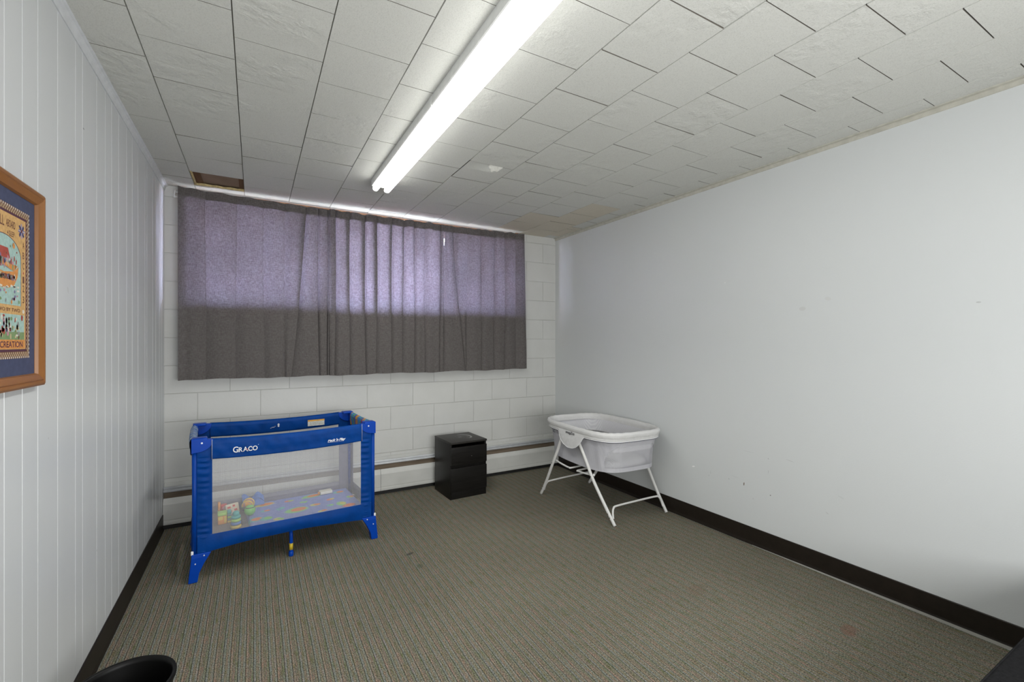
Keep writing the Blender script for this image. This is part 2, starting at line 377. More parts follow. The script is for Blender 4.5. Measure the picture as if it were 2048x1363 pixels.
# ---------------------------------------------------------------- mesh helpers
class MB:
    def __init__(s): s.v = []; s.f = []; s.mi = []; s.sm = []
    def add(s, vs, fs, mi=0, smooth=False):
        o = len(s.v); s.v += [tuple(v) for v in vs]
        for f in fs: s.f.append(tuple(i + o for i in f)); s.mi.append(mi); s.sm.append(smooth)
        return s
    def box(s, a, b, mi=0, bev=0.0):
        (x0, y0, z0), (x1, y1, z1) = a, b
        if x0 > x1: x0, x1 = x1, x0
        if y0 > y1: y0, y1 = y1, y0
        if z0 > z1: z0, z1 = z1, z0
        if bev <= 0:
            vs = [(x0, y0, z0), (x1, y0, z0), (x1, y1, z0), (x0, y1, z0), (x0, y0, z1), (x1, y0, z1), (x1, y1, z1), (x0, y1, z1)]
            fs = [(0, 3, 2, 1), (4, 5, 6, 7), (0, 1, 5, 4), (1, 2, 6, 5), (2, 3, 7, 6), (3, 0, 4, 7)]
            return s.add(vs, fs, mi)
        bm = bmesh.new(); bmesh.ops.create_cube(bm, size=1)
        for v in bm.verts:
            v.co = Vector(((x0 + x1) / 2 + v.co.x * (x1 - x0), (y0 + y1) / 2 + v.co.y * (y1 - y0), (z0 + z1) / 2 + v.co.z * (z1 - z0)))
        bev = min(bev, .49 * min(x1 - x0, y1 - y0, z1 - z0))
        bmesh.ops.bevel(bm, geom=bm.edges[:], offset=bev, segments=3, profile=.5, affect='EDGES')
        bm.verts.index_update()
        s.add([v.co[:] for v in bm.verts], [[v.index for v in f.verts] for f in bm.faces], mi, True)
        bm.free(); return s
    def tube(s, pts, r, mi=0, seg=14, caps=True, flat=1.0, closed=False):
        pts = [Vector(p) for p in pts]; n = len(pts)
        rs = r if isinstance(r, (list, tuple)) else [r] * n
        up = None; rings = []
        for i, p in enumerate(pts):
            if closed: t = pts[(i + 1) % n] - pts[i - 1]
            else: t = pts[min(i + 1, n - 1)] - pts[max(i - 1, 0)]
            t.normalize()
            if up is None:
                up = Vector((0, 0, 1)) if abs(t.z) < .9 else Vector((1, 0, 0))
            a = up - t * up.dot(t); a.normalize(); b = t.cross(a); up = a
            rings.append([p + a * (math.cos(2 * PI * k / seg) * rs[i]) + b * (math.sin(2 * PI * k / seg) * rs[i] * flat) for k in range(seg)])
        vs = [v for rg in rings for v in rg]; fs = []
        m = n if closed else n - 1
        for i in range(m):
            j = (i + 1) % n
            for k in range(seg):
                k2 = (k + 1) % seg
                fs.append((i * seg + k, i * seg + k2, j * seg + k2, j * seg + k))
        s.add(vs, fs, mi, True)
        if caps and not closed:
            s.add(rings[0], [tuple(range(seg))[::-1]], mi); s.add(rings[-1], [tuple(range(seg))], mi)
        return s
    def grid(s, fn, nu, nv, mi=0, closed_u=False, smooth=True):
        vs = [fn(i / nu if closed_u else i / nu, j / nv) for j in range(nv + 1) for i in range(nu if closed_u else nu + 1)]
        wN = nu if closed_u else nu + 1; fs = []
        for j in range(nv):
            for i in range(nu):
                i2 = (i + 1) % wN
                fs.append((j * wN + i, j * wN + i2, (j + 1) * wN + i2, (j + 1) * wN + i))
        return s.add(vs, fs, mi, smooth)
    def lathe(s, prof, c=(0, 0, 0), seg=40, mi=0, sx=1., sy=1., caps=True):
        n = len(prof)
        vs = [(c[0] + r * sx * math.cos(2 * PI * k / seg), c[1] + r * sy * math.sin(2 * PI * k / seg), c[2] + z) for (r, z) in prof for k in range(seg)]
        fs = [(i * seg + k, i * seg + (k + 1) % seg, (i + 1) * seg + (k + 1) % seg, (i + 1) * seg + k) for i in range(n - 1) for k in range(seg)]
        s.add(vs, fs, mi, True)
        if caps:
            s.add(vs[:seg], [tuple(range(seg))[::-1]], mi); s.add(vs[-seg:], [tuple(range(seg))], mi)
        return s
    def prism(s, poly, axis, a, b, mi=0):
        """extrude a 2-D outline along an axis; outline = the two other coordinates in order"""
        def P(p, t):
            if axis == 0: return (t, p[0], p[1])
            if axis == 1: return (p[0], t, p[1])
            return (p[0], p[1], t)
        n = len(poly)
        vs = [P(p, a) for p in poly] + [P(p, b) for p in poly]
        fs = [tuple(range(n)), tuple(range(n, 2 * n))[::-1]] + [(i, n + i, n + (i + 1) % n, (i + 1) % n) for i in range(n)]
        return s.add(vs, fs, mi)
    def sphere(s, c, r, mi=0, sx=1, sy=1, sz=1, u=24, v=14):
        vs = []; fs = []
        for j in range(v + 1):
            th = PI * j / v
            for i in range(u):
                ph = 2 * PI * i / u
                vs.append((c[0] + r * sx * math.sin(th) * math.cos(ph), c[1] + r * sy * math.sin(th) * math.sin(ph), c[2] + r * sz * math.cos(th)))
        for j in range(v):
            for i in range(u): fs.append((j * u + i, (j + 1) * u + i, (j + 1) * u + (i + 1) % u, j * u + (i + 1) % u))
        return s.add(vs, fs, mi, True)
    def xform(s, mat):
        s.v = [tuple(mat @ Vector(v)) for v in s.v]; return s
    def build(s, name, mats, parent=None, fix=True):
        me = bpy.data.meshes.new(name); me.from_pydata(s.v, [], s.f)
        if not isinstance(mats, (list, tuple)): mats = [mats]
        for m in mats: me.materials.append(m)
        me.polygons.foreach_set('material_index', s.mi); me.polygons.foreach_set('use_smooth', s.sm)
        bm = bmesh.new(); bm.from_mesh(me)
        bmesh.ops.remove_doubles(bm, verts=bm.verts, dist=1e-6)
        if fix: bmesh.ops.recalc_face_normals(bm, faces=bm.faces)
        bm.to_mesh(me); bm.free(); me.update()
        o = bpy.data.objects.new(name, me); col.objects.link(o)
        if parent is not None: o.parent = parent
        return o

def thing(name, label, cat, loc=(0, 0, 0), rz=0., group=None):
    o = bpy.data.objects.new(name, None); col.objects.link(o)
    o.empty_display_size = .05
    o.location = loc; o.rotation_euler = (0, 0, rz); o['label'] = label; o['category'] = cat
    if group: o['group'] = group
    return o
def tag(o, label, cat, group=None, kind=None):
    o['label'] = label; o['category'] = cat
    if group: o['group'] = group
    if kind: o['kind'] = kind
    return o
def struct(o, label=None):
    o['kind'] = 'structure'
    if label: o['label'] = label
    return o
def text_mb(txt, size, depth=.0008, shear=0., bold=0.0, spacing=1.0):
    """letters as a mesh in the xy plane, baseline at 0"""
    cu = bpy.data.curves.new('lettering', 'FONT'); cu.body = txt; cu.size = size; cu.extrude = depth
    cu.shear = shear; cu.offset = bold; cu.space_character = spacing; cu.resolution_u = 4
    o = bpy.data.objects.new('lettering', cu); col.objects.link(o)
    bpy.context.view_layer.update()
    me = bpy.data.meshes.new_from_object(o.evaluated_get(bpy.context.evaluated_depsgraph_get()))
    mb = MB(); mb.add([v.co[:] for v in me.vertices], [tuple(p.vertices) for p in me.polygons])
    bpy.data.objects.remove(o); bpy.data.curves.remove(cu); bpy.data.meshes.remove(me)
    return mb
def catmull(P, per=8, closed=False):
    P = [Vector(p) for p in P]; out = []; n = len(P)
    for i in range(n if closed else n - 1):
        if closed: a, b, c, d = P[i - 1], P[i], P[(i + 1) % n], P[(i + 2) % n]
        else: a, b, c, d = P[max(i - 1, 0)], P[i], P[i + 1], P[min(i + 2, n - 1)]
        for k in range(per):
            t = k / per
            out.append(.5 * ((2 * b) + (c - a) * t + (2 * a - 5 * b + 4 * c - d) * t * t + (3 * b - a - 3 * c + d) * t ** 3))
    if not closed: out.append(P[-1])
    return out

# ================================================================ ROOM
XL, XR, YB, ZC, YF = -.56, 2.83, 4.04, 2.44, -.85

fl = MB().box((XL - .1, YF - .1, -.08), (XR + .1, YB + .1, 0)).build('floor', M['carpet']); struct(fl, 'olive grey carpet with fine stripes running towards the window')

# --- ceiling: running-bond fibre tiles
T = .3054; X0 = -.3715; Y0 = 2.106
HOLE = (0, 5)
def tile_rects():
    c = -1
    while X0 + c * T < XR:
        xa, xb = max(X0 + c * T, XL - .02), min(X0 + (c + 1) * T, XR + .02)
        off = .1527 if c % 2 else 0.
        r = -12
        while Y0 + off + r * T < YB:
            ya, yb = max(Y0 + off + r * T, YF - .02), min(Y0 + off + (r + 1) * T, YB + .02)
            if yb > YF and xb > xa: yield c, r, xa, xb, ya, yb
            r += 1
        c += 1
cm = MB()
def tile(xa, xb, ya, yb, mi, z, tx, ty, g=.0022, gy=.0014):
    def zz(x, y): return z + tx * (x - (xa + xb) / 2) + ty * (y - (ya + yb) / 2)
    top = ZC + .009
    xi, xj, yi, yj = xa + g, xb - g, ya + gy, yb - gy
    vs = [(xa, ya, top), (xb, ya, top), (xb, yb, top), (xa, yb, top),
          (xi, yi, top), (xj, yi, top), (xj, yj, top), (xi, yj, top),
          (xi + .001, yi + .001, zz(xi, yi)), (xj - .001, yi + .001, zz(xj, yi)), (xj - .001, yj - .001, zz(xj, yj)), (xi + .001, yj - .001, zz(xi, yj))]
    cm.add(vs, [(0, 1, 5, 4), (1, 2, 6, 5), (2, 3, 7, 6), (3, 0, 4, 7)], 2)
    cm.add(vs, [(4, 5, 9, 8), (6, 7, 11, 10)], 2)
    cm.add(vs, [(5, 6, 10, 9), (7, 4, 8, 11), (8, 9, 10, 11)], mi)
TAN = {(8, 4), (8, 5), (9, 2), (9, 3), (9, 4), (9, 5), (10, 5)}
for c, r, xa, xb, ya, yb in tile_rects():
    if (c, r) == HOLE: continue
    mi = 1 if (c, r) in TAN else 0
    z = ZC + random.uniform(-.0006, .0006)
    tx, ty = random.uniform(-.006, .006), random.uniform(-.004, .004)
    if c == 10 and r == 4:
        tile(xa, xb, ya, 3.55, 0, z, tx, ty); tile(xa, xb, 3.55, yb, 1, z, tx, ty); continue
    if (c, r) == (5, 1):          # tile with its near edge broken away
        g = .0022
        def dent(x, y):
            u = (x - xa) / T; d = (y - ya)
            if d > .115 or u > .76: return 0
            k = 1 - d / .115
            if u < .55: return k * .032 * (u / .55) ** 1.1
            return k * .032 * max(0, (.76 - u) / .21)
        K = 44
        for i in range(K):
            for j in range(K):
                q = [(xa + g + a / K * (T - 2 * g), ya + g + b / K * (T - 2 * g)) for a, b in ((i, j), (i + 1, j), (i + 1, j + 1), (i, j + 1))]
                uu, dd = (i + .5) / K, (j + .5) / K * T
                raw = dd < .10 * (1 - .25 * abs(uu - .66) / .1) + .006 * math.sin(uu * 60) and .55 + .03 * math.sin(dd * 90) < uu < .775
                cm.add([(a, b, z + dent(a, b)) for a, b in q], [(0, 1, 2, 3)], 3 if raw else 0, True)
        cm.add([(xa, ya, ZC + .035), (xb, ya, ZC + .035), (xb, yb, ZC + .035), (xa, yb, ZC + .035)], [(0, 1, 2, 3)], 2)
        continue
    tile(xa, xb, ya, yb, mi, z, tx, ty, (.0012 if c < 4 else .0018), (.00045 if c < 5 else random.uniform(.0006, .0013)))
ceil_o = cm.build('ceiling', [M['tile'], M['tile_tan'], M['groove'], M['rawfib']], fix=False); struct(ceil_o, 'white fibre tile ceiling, one tile missing above the curtain')
# slab above with a recess over the missing tile
hx0, hx1, hy0, hy1 = X0, X0 + T, Y0 + 5 * T - .012, Y0 + 6 * T - .03
sb = MB()
zt = ZC + .036
for a, b in (((XL - .1, YF - .1), (hx0, YB + .1)), ((hx1, YF - .1), (XR + .1, YB + .1)), ((hx0, YF - .1), (hx1, hy0)), ((hx0, hy1), (hx1, YB + .1))):
    sb.box((a[0], a[1], zt), (b[0], b[1], zt + .05))
sb.box((hx0 - .05, hy0 - .05, zt + .05), (hx1 + .05, hy1 + .05, zt + .07))
sb.build('ceiling_slab', M['board'], ceil_o)
MB().box((hx0 + .012, hy0, ZC + .013), (hx0 + .055, hy1, zt + .05)).build('furring_strip', M['furring'], ceil_o)
MB().box((hx1 - .03, hy0, ZC + .013), (hx1, hy1, zt + .05)).build('furring_strip', M['furring'], ceil_o)
MB().box((hx0 + .055, hy0, ZC + .019), (hx1 - .03, hy1, ZC + .035)).build('backing_board', M['board'], ceil_o)
te = MB()
te.box((hx0 + .003, hy0, ZC - .001), (hx0 + .013, hy1 + .004, zt + .014), bev=.001)
pts = [(hx0 + T * k / 14, hy1 - .002 + .006 * math.sin(k * 1.7) + (.006 if k in (7, 8) else 0)) for k in range(15)]
te.prism([(p[0], p[1]) for p in pts] + [(hx1, hy1 + .014), (hx0, hy1 + .014)], 2, ZC - .002, ZC + .012)
te.build('torn_tile_edge', M['torn'], ceil_o)
# the leftover strip of the missing tile
lt = MB(); lt.box((hx0 + .002, hy1 + .010, ZC - .0005), (hx1 - .002, Y0 + 6 * T - .001, ZC + .009)); lt.build('tile_remnant', M['tile'], ceil_o)
lt = MB(); lt.box((hx0, Y0 + 5 * T - .013, ZC + .003), (hx1, Y0 + 5 * T + .001, ZC + .012)); lt.build('tile_tongue', M['board'], ceil_o)

# --- left wall: grooved panelling
gy = [3.93, 3.85, 3.72, 3.62, 3.444, 3.387, 3.202, 3.065, 2.947, 2.793, 2.670, 2.569, 2.448, 2.272, 2.195, 2.025, 1.869, 1.765]
y = 1.66
while y > YF: gy.append(y); y -= random.choice((.075, .10, .13, .16))
gy = sorted(gy)
prof = [(YF - .1, XL)]
for g in gy: prof += [(g - .0022, XL), (g - .001, XL - .003), (g + .001, XL - .003), (g + .0022, XL)]
prof.append((YB + .1, XL))
wl = MB()
vs = [(x, y, z) for z in (0, ZC + .05) for (y, x) in prof]; n = len(prof)
wl.add(vs, [(i, i + 1, n + i + 1, n + i) for i in range(n - 1)])
wl.box((XL - .1, YF - .1, 0), (XL - .006, YB + .1, ZC + .05))
struct(wl.build('wall_left', M['wall_l'], fix=False), 'white painted wall panelling with vertical grooves')
struct(MB().box((XR, YF - .1, 0), (XR + .1, YB + .1, ZC + .05)).build('wall_right', M['wall_r']), 'plain pale grey painted wall with small scuffs')
struct(MB().box((XL - .1, YF - .1, 0), (XR + .1, YF, ZC + .05)).build('wall_front', M['wall_r']), 'plain pale wall behind the viewer')
# --- back wall with window opening
WX0, WX1, WZ0, WZ1 = -.445, 2.325, 1.612, 2.432
wb_ = MB()
wb_.box((XL - .1, YB, 0), (WX0, YB + .2, ZC + .05)); wb_.box((WX1, YB, 0), (XR + .1, YB + .2, ZC + .05))
wb_.box((WX0, YB, 0), (WX1, YB + .2, WZ0)); wb_.box((WX0, YB, WZ1), (WX1, YB + .2, ZC + .05))
struct(wb_.build('wall_back', M['block']), 'white painted concrete block wall around the window')
# --- trims and baseboards
tp = [(XL, ZC), (XL, ZC - .036), (XL + .004, ZC - .036), (XL + .006, ZC - .030), (XL + .009, ZC - .018), (XL + .015, ZC - .009), (XL + .022, ZC - .005), (XL + .022, ZC)]
struct(MB().prism(tp, 1, YF, YB).build('trim_1', M['trim_w']), 'small white cove moulding along the left wall and ceiling')
tp = [(XR, ZC + .004), (XR - .022, ZC + .004), (XR - .022, ZC - .005), (XR - .006, ZC - .007), (XR - .005, ZC - .026), (XR, ZC - .028)]
struct(MB().prism(tp, 1, YF, YB).build('trim_2', M['trim_y']), 'cream metal edge strip along the right wall and ceiling')
def base_prof(x, d, z0=0.):
    return [(x, .113), (x + d * .003, .113), (x + d * .005, .110), (x + d * .005, .02), (x + d * .009, .006), (x + d * .010, z0), (x, z0)]
bl = MB().prism(base_prof(XL, 1), 1, YF, YB - .07); struct(bl.build('baseboard_left', M['base']), 'dark brown vinyl baseboard below the grooved panelling')
br = MB()
ys = [YF, .5, 1.0, 1.4, 1.9, YB]; zs = [.017, .016, .012, .007, .0, .0]
ringsb = []
for yy, z0 in zip(ys, zs): ringsb.append([(p[0], yy, p[1]) for p in base_prof(XR, -1, z0)])
nb = len(ringsb[0]); vs = [v for r in ringsb for v in r]
br.add(vs, [(i * nb + k, i * nb + (k + 1) % nb, (i + 1) * nb + (k + 1) % nb, (i + 1) * nb + k) for i in range(len(ys) - 1) for k in range(nb)])
br.add(ringsb[0], [tuple(range(nb))]); br.add(ringsb[-1], [tuple(range(nb))[::-1]])
M['strip'] = plain('pale_grey_carpet_strip', (.40, .39, .36), .7)
gs = MB(); q3 = [(y_, z_) for y_, z_ in ((YF, .0165), (.5, .0155), (1.0, .0115), (1.4, .0065), (1.8, .001))]
gs.prism([(y_, z_) for y_, z_ in q3] + [(1.8, 0), (YF, 0)], 0, XR - .0125, XR - .0002)
struct(gs.build('trim_3', M['strip']), 'pale strip under the lifted end of the dark baseboard')
struct(br.build('baseboard_right', M['base']), 'dark brown vinyl baseboard along the plain right wall')
struct(MB().box((XL, YF, 0), (XR, YF + .006, .113)).build('baseboard_front', M['base']))

# --- window: casing, frames, glass
win = MB()
cw = .034
win.box((WX0 - cw, YB - .016, WZ0 - cw), (WX0, YB + .0, WZ1 + .006), bev=.002)
win.box((WX1, YB - .016, WZ0 - cw), (WX1 + cw, YB + .0, WZ1 + .006), bev=.002)
win.box((WX0, YB - .016, WZ0 - cw), (WX1, YB + .0, WZ0), bev=.002)
win.box((WX0, YB, WZ0), (WX0 + .02, YB + .2, WZ1)); win.box((WX1 - .02, YB, WZ0), (WX1, YB + .2, WZ1))
win.box((WX0, YB, WZ0), (WX1, YB + .2, WZ0 + .02)); win.box((WX0, YB, WZ1 - .012), (WX1, YB + .2, WZ1))
wo = win.build('window_1', M['oak']); struct(wo, 'wide window in brown wood casing behind the grey curtains')
fr = MB()
xs = [WX0 + .02, .555, 1.50, WX1 - .02]
for x in xs: 
    fr.box((max(x - .03, WX0 + .02), YB + .09, WZ0 + .02), (min(x + .03, WX1 - .02), YB + .13, WZ1 - .012), bev=.003)
fr.box((WX0 + .02, YB + .09, WZ0 + .02), (WX1 - .02, YB + .13, WZ0 + .065), bev=.003)
fr.box((WX0 + .02, YB + .09, WZ1 - .045), (WX1 - .02, YB + .13, WZ1 - .012), bev=.003)
fr.build('window_frame', M['oak'], wo)
MB().box((WX0 + .02, YB + .108, WZ0 + .02), (WX1 - .02, YB + .112, WZ1 - .012)).build('window_pane', M['glass'], wo)
M['dimmer'] = mat_net('pane_dimmer_net', (.04, .04, .045), .36, .003)  # thin dark sheets added outside the side panes to dim their curtains
for a, b in ((WX0 + .05, .525), (1.53, WX1 - .05)):
    MB().box((a, YB + .135, WZ0 + .065), (b, YB + .1355, WZ1 - .045)).build('pane_dimmer', M['dimmer'], wo)
# outside
o = MB().box((-14, YB + .25, -.3), (16, 30, -.2)).build('ground_outside', M['soil']); struct(o, 'ground outside the window')
o = MB().box((XL - 2, YB + .2, ZC + .12), (XR + 2, YB + 1.1, ZC + .2)).build('eave', M['soffit']); struct(o, 'brown eave outside the window')

o = MB().box((-9, 11.0, -.2), (13, 11.3, 3.0)).build('daylight_blocker', plain('reddish_blocker', (.24, .13, .12), .9)); struct(o, 'unseen reddish block added beyond the window to cut and tint daylight')  # unseen block, added to cut low sky and redden the daylight

# ================================================================ BASEBOARD HEATER
ht = thing('baseboard_heater', 'long white metal baseboard heater along the block wall under the curtains', 'heater', (0, 0, 0))
HX0, HX1 = XL + .002, XR - .007
hb = MB()
hb.box((HX0, YB - .012, .03), (HX1, YB - .001, .318))
hb.build('back_panel', M['heater'], ht)
rl = MB()
rl.tube([(HX0, YB - .036, .285), (HX1, YB - .036, .285)], .0095, seg=12)
rl.tube([(HX0, YB - .046, .266), (HX1, YB - .046, .266)], .0085, seg=12)
rl.box((HX0, YB - .040, .270), (HX1, YB - .006, .282))
rl.build('top_rail', M['trim_w'], ht)
fb = MB()
fb.box((HX0, YB - .050, .06), (HX1, YB - .020, .200)).box((HX0, YB - .030, .20), (HX1, YB - .0125, .268))
fb.build('inner_element', M['fins'], ht)
segs = [HX0, .055, .95, 1.92, HX1]
for i in range(4):
    a, b = segs[i] + (.0012 if i else 0), segs[i + 1] - (.0012 if i < 3 else 0)
    pr = [(YB - .052, .034), (YB - .068, .036), (YB - .070, .045), (YB - .070, .060), (YB - .0685, .062), (YB - .0685, .068), (YB - .070, .070), (YB - .070, .178),
          (YB - .066, .190), (YB - .050, .218), (YB - .046, .216), (YB - .060, .186), (YB - .064, .060), (YB - .058, .042), (YB - .052, .040)]
    MB().prism(pr, 0, a, b).build('front_cover', M['heater'], ht)
MB().box((HX0, YB - .046, .001), (HX1, YB - .014, .034)).build('plinth', M['black'], ht)  # black strip stands in for the shade in the gap under the heater

# ================================================================ FLUORESCENT LIGHT
LY0, LY1 = .78, 3.20
lamp = thing('fluorescent_light', 'long ceiling strip light with two lit bare fluorescent tubes', 'ceiling light', (.762, (LY0 + LY1) / 2, ZC))
ly0, ly1 = LY0 - (LY0 + LY1) / 2, LY1 - (LY0 + LY1) / 2
hp = [(-.062, 0.0), (-.062, -.040), (-.059, -.045), (-.02, -.046), (.02, -.046), (.059, -.045), (.062, -.040), (.062, 0.0)]
MB().prism(hp, 1, ly0, -.001).build('housing', M['white_metal'], lamp)
MB().prism(hp, 1, .001, ly1).build('housing', M['white_metal'], lamp)
MB().prism([(p[0] * 1.03, p[1] * 1.03 if p[1] < 0 else 0) for p in hp], 1, -.012, .012).build('joint_band', M['white_metal'], lamp)
refl = bpy.data.lights.new('reflector_glow', 'AREA'); refl.shape = 'RECTANGLE'; refl.size = .112; refl.size_y = LY1 - LY0 - .04
refl.energy = GLOW; refl.color = (1.0, 1.0, .965)
ro = bpy.data.objects.new('reflector_glow', refl); col.objects.link(ro); ro.location = (.762, (LY0 + LY1) / 2, ZC - .0475)
for sx in (-1, 1):
    MB().tube([(sx * .040, ly0 + .02, -.066), (sx * .040, ly1 - .02, -.066)], .0185, seg=20).build('tube', M['tube'], lamp)
    for ye, d in ((ly0, 1), (ly1, -1)):
        m = MB(); m.box((sx * .040 - .012, ye + d * .001, -.080), (sx * .040 + .012, ye + d * .016, -.036), bev=.004)
        m.tube([(sx * .040, ye + d * .014, -.066), (sx * .040, ye + d * .034, -.066)], .0192, seg=20)
        m.build('lamp_holder', M['white_metal'], lamp)

# ================================================================ CURTAINS
def hem_z(x):   # top line of the curtains follows the sagging rod
    t = (x - .97) / 1.45
    return 2.398 + .022 * t * t
def curtain(name, label, x0, x1, folds, base_y, xt=None, ruffle=0.003, seed=1, edge=None, edge_y=0.):
    """folds: list of (x, overlap at top, overlap at bottom, x shift at bottom)"""
    rnd = random.Random(seed)
    root = thing(name, label, 'curtain', ((x0 + x1) / 2, base_y, 1.05), 0, 'three grey curtain panels on the window rod')
    cx = (x0 + x1) / 2
    zb = 1.05
    ph = [rnd.uniform(0, 6.28) for _ in range(8)]
    def row(v):
        pts = []
        xs_ = [x0] + [f[0] for f in folds] + [x1]
        def shift(x): return 0
        def fx(f): return f[0] + f[3] * (1 - v) ** 1.3 + .004 * math.sin(5 * v + f[0] * 20)
        e0 = x0 + (edge(v)[0] if edge else 0); e1 = x1 + (edge(v)[1] if edge else 0)
        prev = e0
        pts.append((e0, edge_y + .004 * math.sin(3 * v + ph[0])))
        for i, f in enumerate(folds + [None]):
            nx = fx(f) if f else e1
            w = (f[1] * v + f[2] * (1 - v)) if f else 0
            gap = nx - w - prev
            for k in (1, 2, 3):
                t = k / 4
                pts.append((prev + gap * t, -.012 * math.sin(PI * t) * (1 if gap < .25 else .45) + .003 * math.sin(7 * v + ph[i % 8] + k) * (1 - .6 * v)))
            if f:
                wx = max(w, .004)
                if f[1] < .006:
                    pts.append((nx - .004, .000)); pts.append((nx, .003)); pts.append((nx + .004, .0035)); pts.append((nx + .010, .0015)); prev = nx + .012
                else:
                    pts.append((nx - wx * .0 + wx * .5, -.003)); pts.append((nx + wx * .15, .010)); pts.append((nx - wx * .6, .014)); pts.append((nx - wx * .2, .020)); pts.append((nx + wx * .5, .012))
                    prev = nx + wx * .6
            else:
                pts.append((e1, .003))
        return catmull([(p[0], p[1], 0) for p in pts], 5)
    rows = 44
    R = []
    for j in range(rows + 1):
        v = j / rows; R.append(row(v))
    nu = len(R[0]) - 1
    def lower(x): return zb + .003 * math.sin(x * 9 + ph[1]) + .002 * math.sin(x * 31 + ph[2])
    def upper(x): return hem_z(x) + ruffle * (math.sin(x * 38 + ph[3]) + .6 * math.sin(x * 71 + ph[4]))
    def P(i, v, dy=0.):
        a = v * rows; j = min(int(a), rows - 1); t = a - j
        p = R[j][i] * (1 - t) + R[j + 1][i] * t
        z = lower(p.x) + (upper(p.x) - lower(p.x)) * v
        lean = .020 * v                     # hangs from the rod, falls back to the wall lower down
        return (p.x - cx, p.y + dy - 0.0 * lean, z - 1.05)
    def sheet(v0, v1, nr, dy):
        m = MB()
        m.grid(lambda u, v: P(int(round(u * nu)), v0 + (v1 - v0) * v, dy), nu, nr)
        return m
    sheet(0, 1, 60, 0).build('panel', M['curtain'], root, fix=False)
    sheet(.955, 1.0, 6, .0016).build('rod_pocket', M['curtain'], root, fix=False)
    sheet(.955, .962, 1, -.0012).build('seam', M['curtain'], root, fix=False)
    sheet(0, .042, 6, .0016).build('hem', M['curtain'], root, fix=False)
    return root
CYD = 3.962
curtain('curtain', 'left grey curtain panel, the widest and smoothest one, beside the grooved wall', -.468, .536,
        [(-.31, .002, .002, 0), (-.12, .003, .002, 0), (.06, .003, .002, 0), (.20, .003, .002, 0), (.345, .030, .006, -.10), (.44, .006, .004, .01), (.512, .012, .008, 0)], CYD, seed=3, ruffle=.0015, edge_y=-.030)
curtain('curtain', 'middle grey curtain panel, the brightest, gathered in deep vertical pleats', .531, 1.520,
        [(.568, .020, .010, 0), (.675, .030, .006, .005), (.79, .030, .016, .02), (.895, .034, .020, .0), (1.025, .028, .014, 0), (1.13, .018, .006, 0), (1.235, .010, .006, 0), (1.33, .008, .004, 0), (1.47, .014, .008, 0)], CYD - .016, seed=5, ruffle=.0045)
curtain('curtain', 'right grey curtain panel with one slanting fold, nearest the plain wall', 1.519, 2.395,
        [(1.60, .026, .008, .13), (1.755, .004, .004, 0), (1.90, .010, .004, 0), (2.04, .010, .004, 0), (2.16, .008, .004, 0), (2.29, .004, .004, 0)], CYD + .001, seed=8, ruffle=.003,
        edge=lambda v: (.009 * math.exp(-((v - .90) / .055) ** 2) - .010 * max(0, 1 - v / .8), .028 * (1 - v)))
rod = thing('curtain_rod', 'thin white curtain rod threaded through the tops of the grey curtains', 'curtain rod', (.97, CYD + .034, 2.37))
rp = [(-1.46, 0, .022), (-1.0, 0, .006), (0, 0, -.002), (1.0, 0, .006), (1.44, 0, .020)]
MB().tube(catmull(rp, 8), .0045, seg=10).build('rod', M['white_metal'], rod)
for x in (-1.462, 1.432):
    z = .02
    MB().box((x - .003, -.004, z - .016), (x + .003, YB - CYD - .036, z + .012), bev=.001).box((x - .012, YB - CYD - .040, z - .03), (x + .012, YB - CYD - .0345, z + .02), bev=.001).build('bracket', M['white_metal'], rod)

# ================================================================ FRAMED PICTURE
pic = thing('framed_picture', 'oak framed ark alphabet print with navy mat hanging on the grooved wall', 'picture', (XL, 1.622, 1.195))
# local: x out of the wall, y along the wall, z up
PH, PW = .555, .228       # height, half width
fw = .036
def rail(y0, y1, z0, z1, ax):
    # ax 1 = runs along y ; ax 2 = runs along z
    pr = [(.0, 0), (.020, 0), (.024, .006), (.024, .012), (.022, .014), (.024, .017), (.017, fw - .003), (.010, fw), (.0, fw)]
    return pr
pr = rail(0, 0, 0, 0, 1)
def mitred(side):
    m = MB(); n = len(pr); A = []; B = []
    for (x, d) in pr:
        if side == 'b': A.append((x, -PW + d, d)); B.append((x, PW - d, d))
        if side == 't': A.append((x, -PW + d, PH - d)); B.append((x, PW - d, PH - d))
        if side == 'l': A.append((x, -PW + d, d)); B.append((x, -PW + d, PH - d))
        if side == 'r': A.append((x, PW - d, d)); B.append((x, PW - d, PH - d))
    m.add(A + B, [(i, (i + 1) % n, n + (i + 1) % n, n + i) for i in range(n)] + [tuple(range(n)), tuple(range(n, 2 * n))[::-1]])
    return m
for sd, mt in (('b', 'frame_oak_y'), ('t', 'frame_oak_y'), ('l', 'frame_oak'), ('r', 'frame_oak')):
    mitred(sd).build('frame_rail', M[mt], pic)
M['navy_mat'] = plain('navy_mat_board', (.045, .055, .115), .75, var=.12, scale=60)
MB().box((.004, -PW + fw - .004, fw - .004), (.009, PW - fw + .004, PH - fw + .004)).build('mat_board', M['navy_mat'], pic)
PA = {k: plain('print_' + k, v, .7, var=.12, scale=90) for k, v in dict(
    cream=(.50, .40, .24), brown=(.15, .06, .035), plum=(.075, .02, .045), tan=(.56, .34, .13), teal=(.33, .48, .44), blue=(.05, .05, .13),
    orange=(.58, .24, .06), red=(.35, .06, .04), grey=(.25, .25, .24), white=(.62, .58, .50), green=(.18, .27, .12), pink=(.50, .22, .28), dark=(.05, .035, .04), purple=(.20, .17, .30)).items()}
pk = list(PA); pidx = {k: i for i, k in enumerate(pk)}
pm = MB()
PRX = .0095
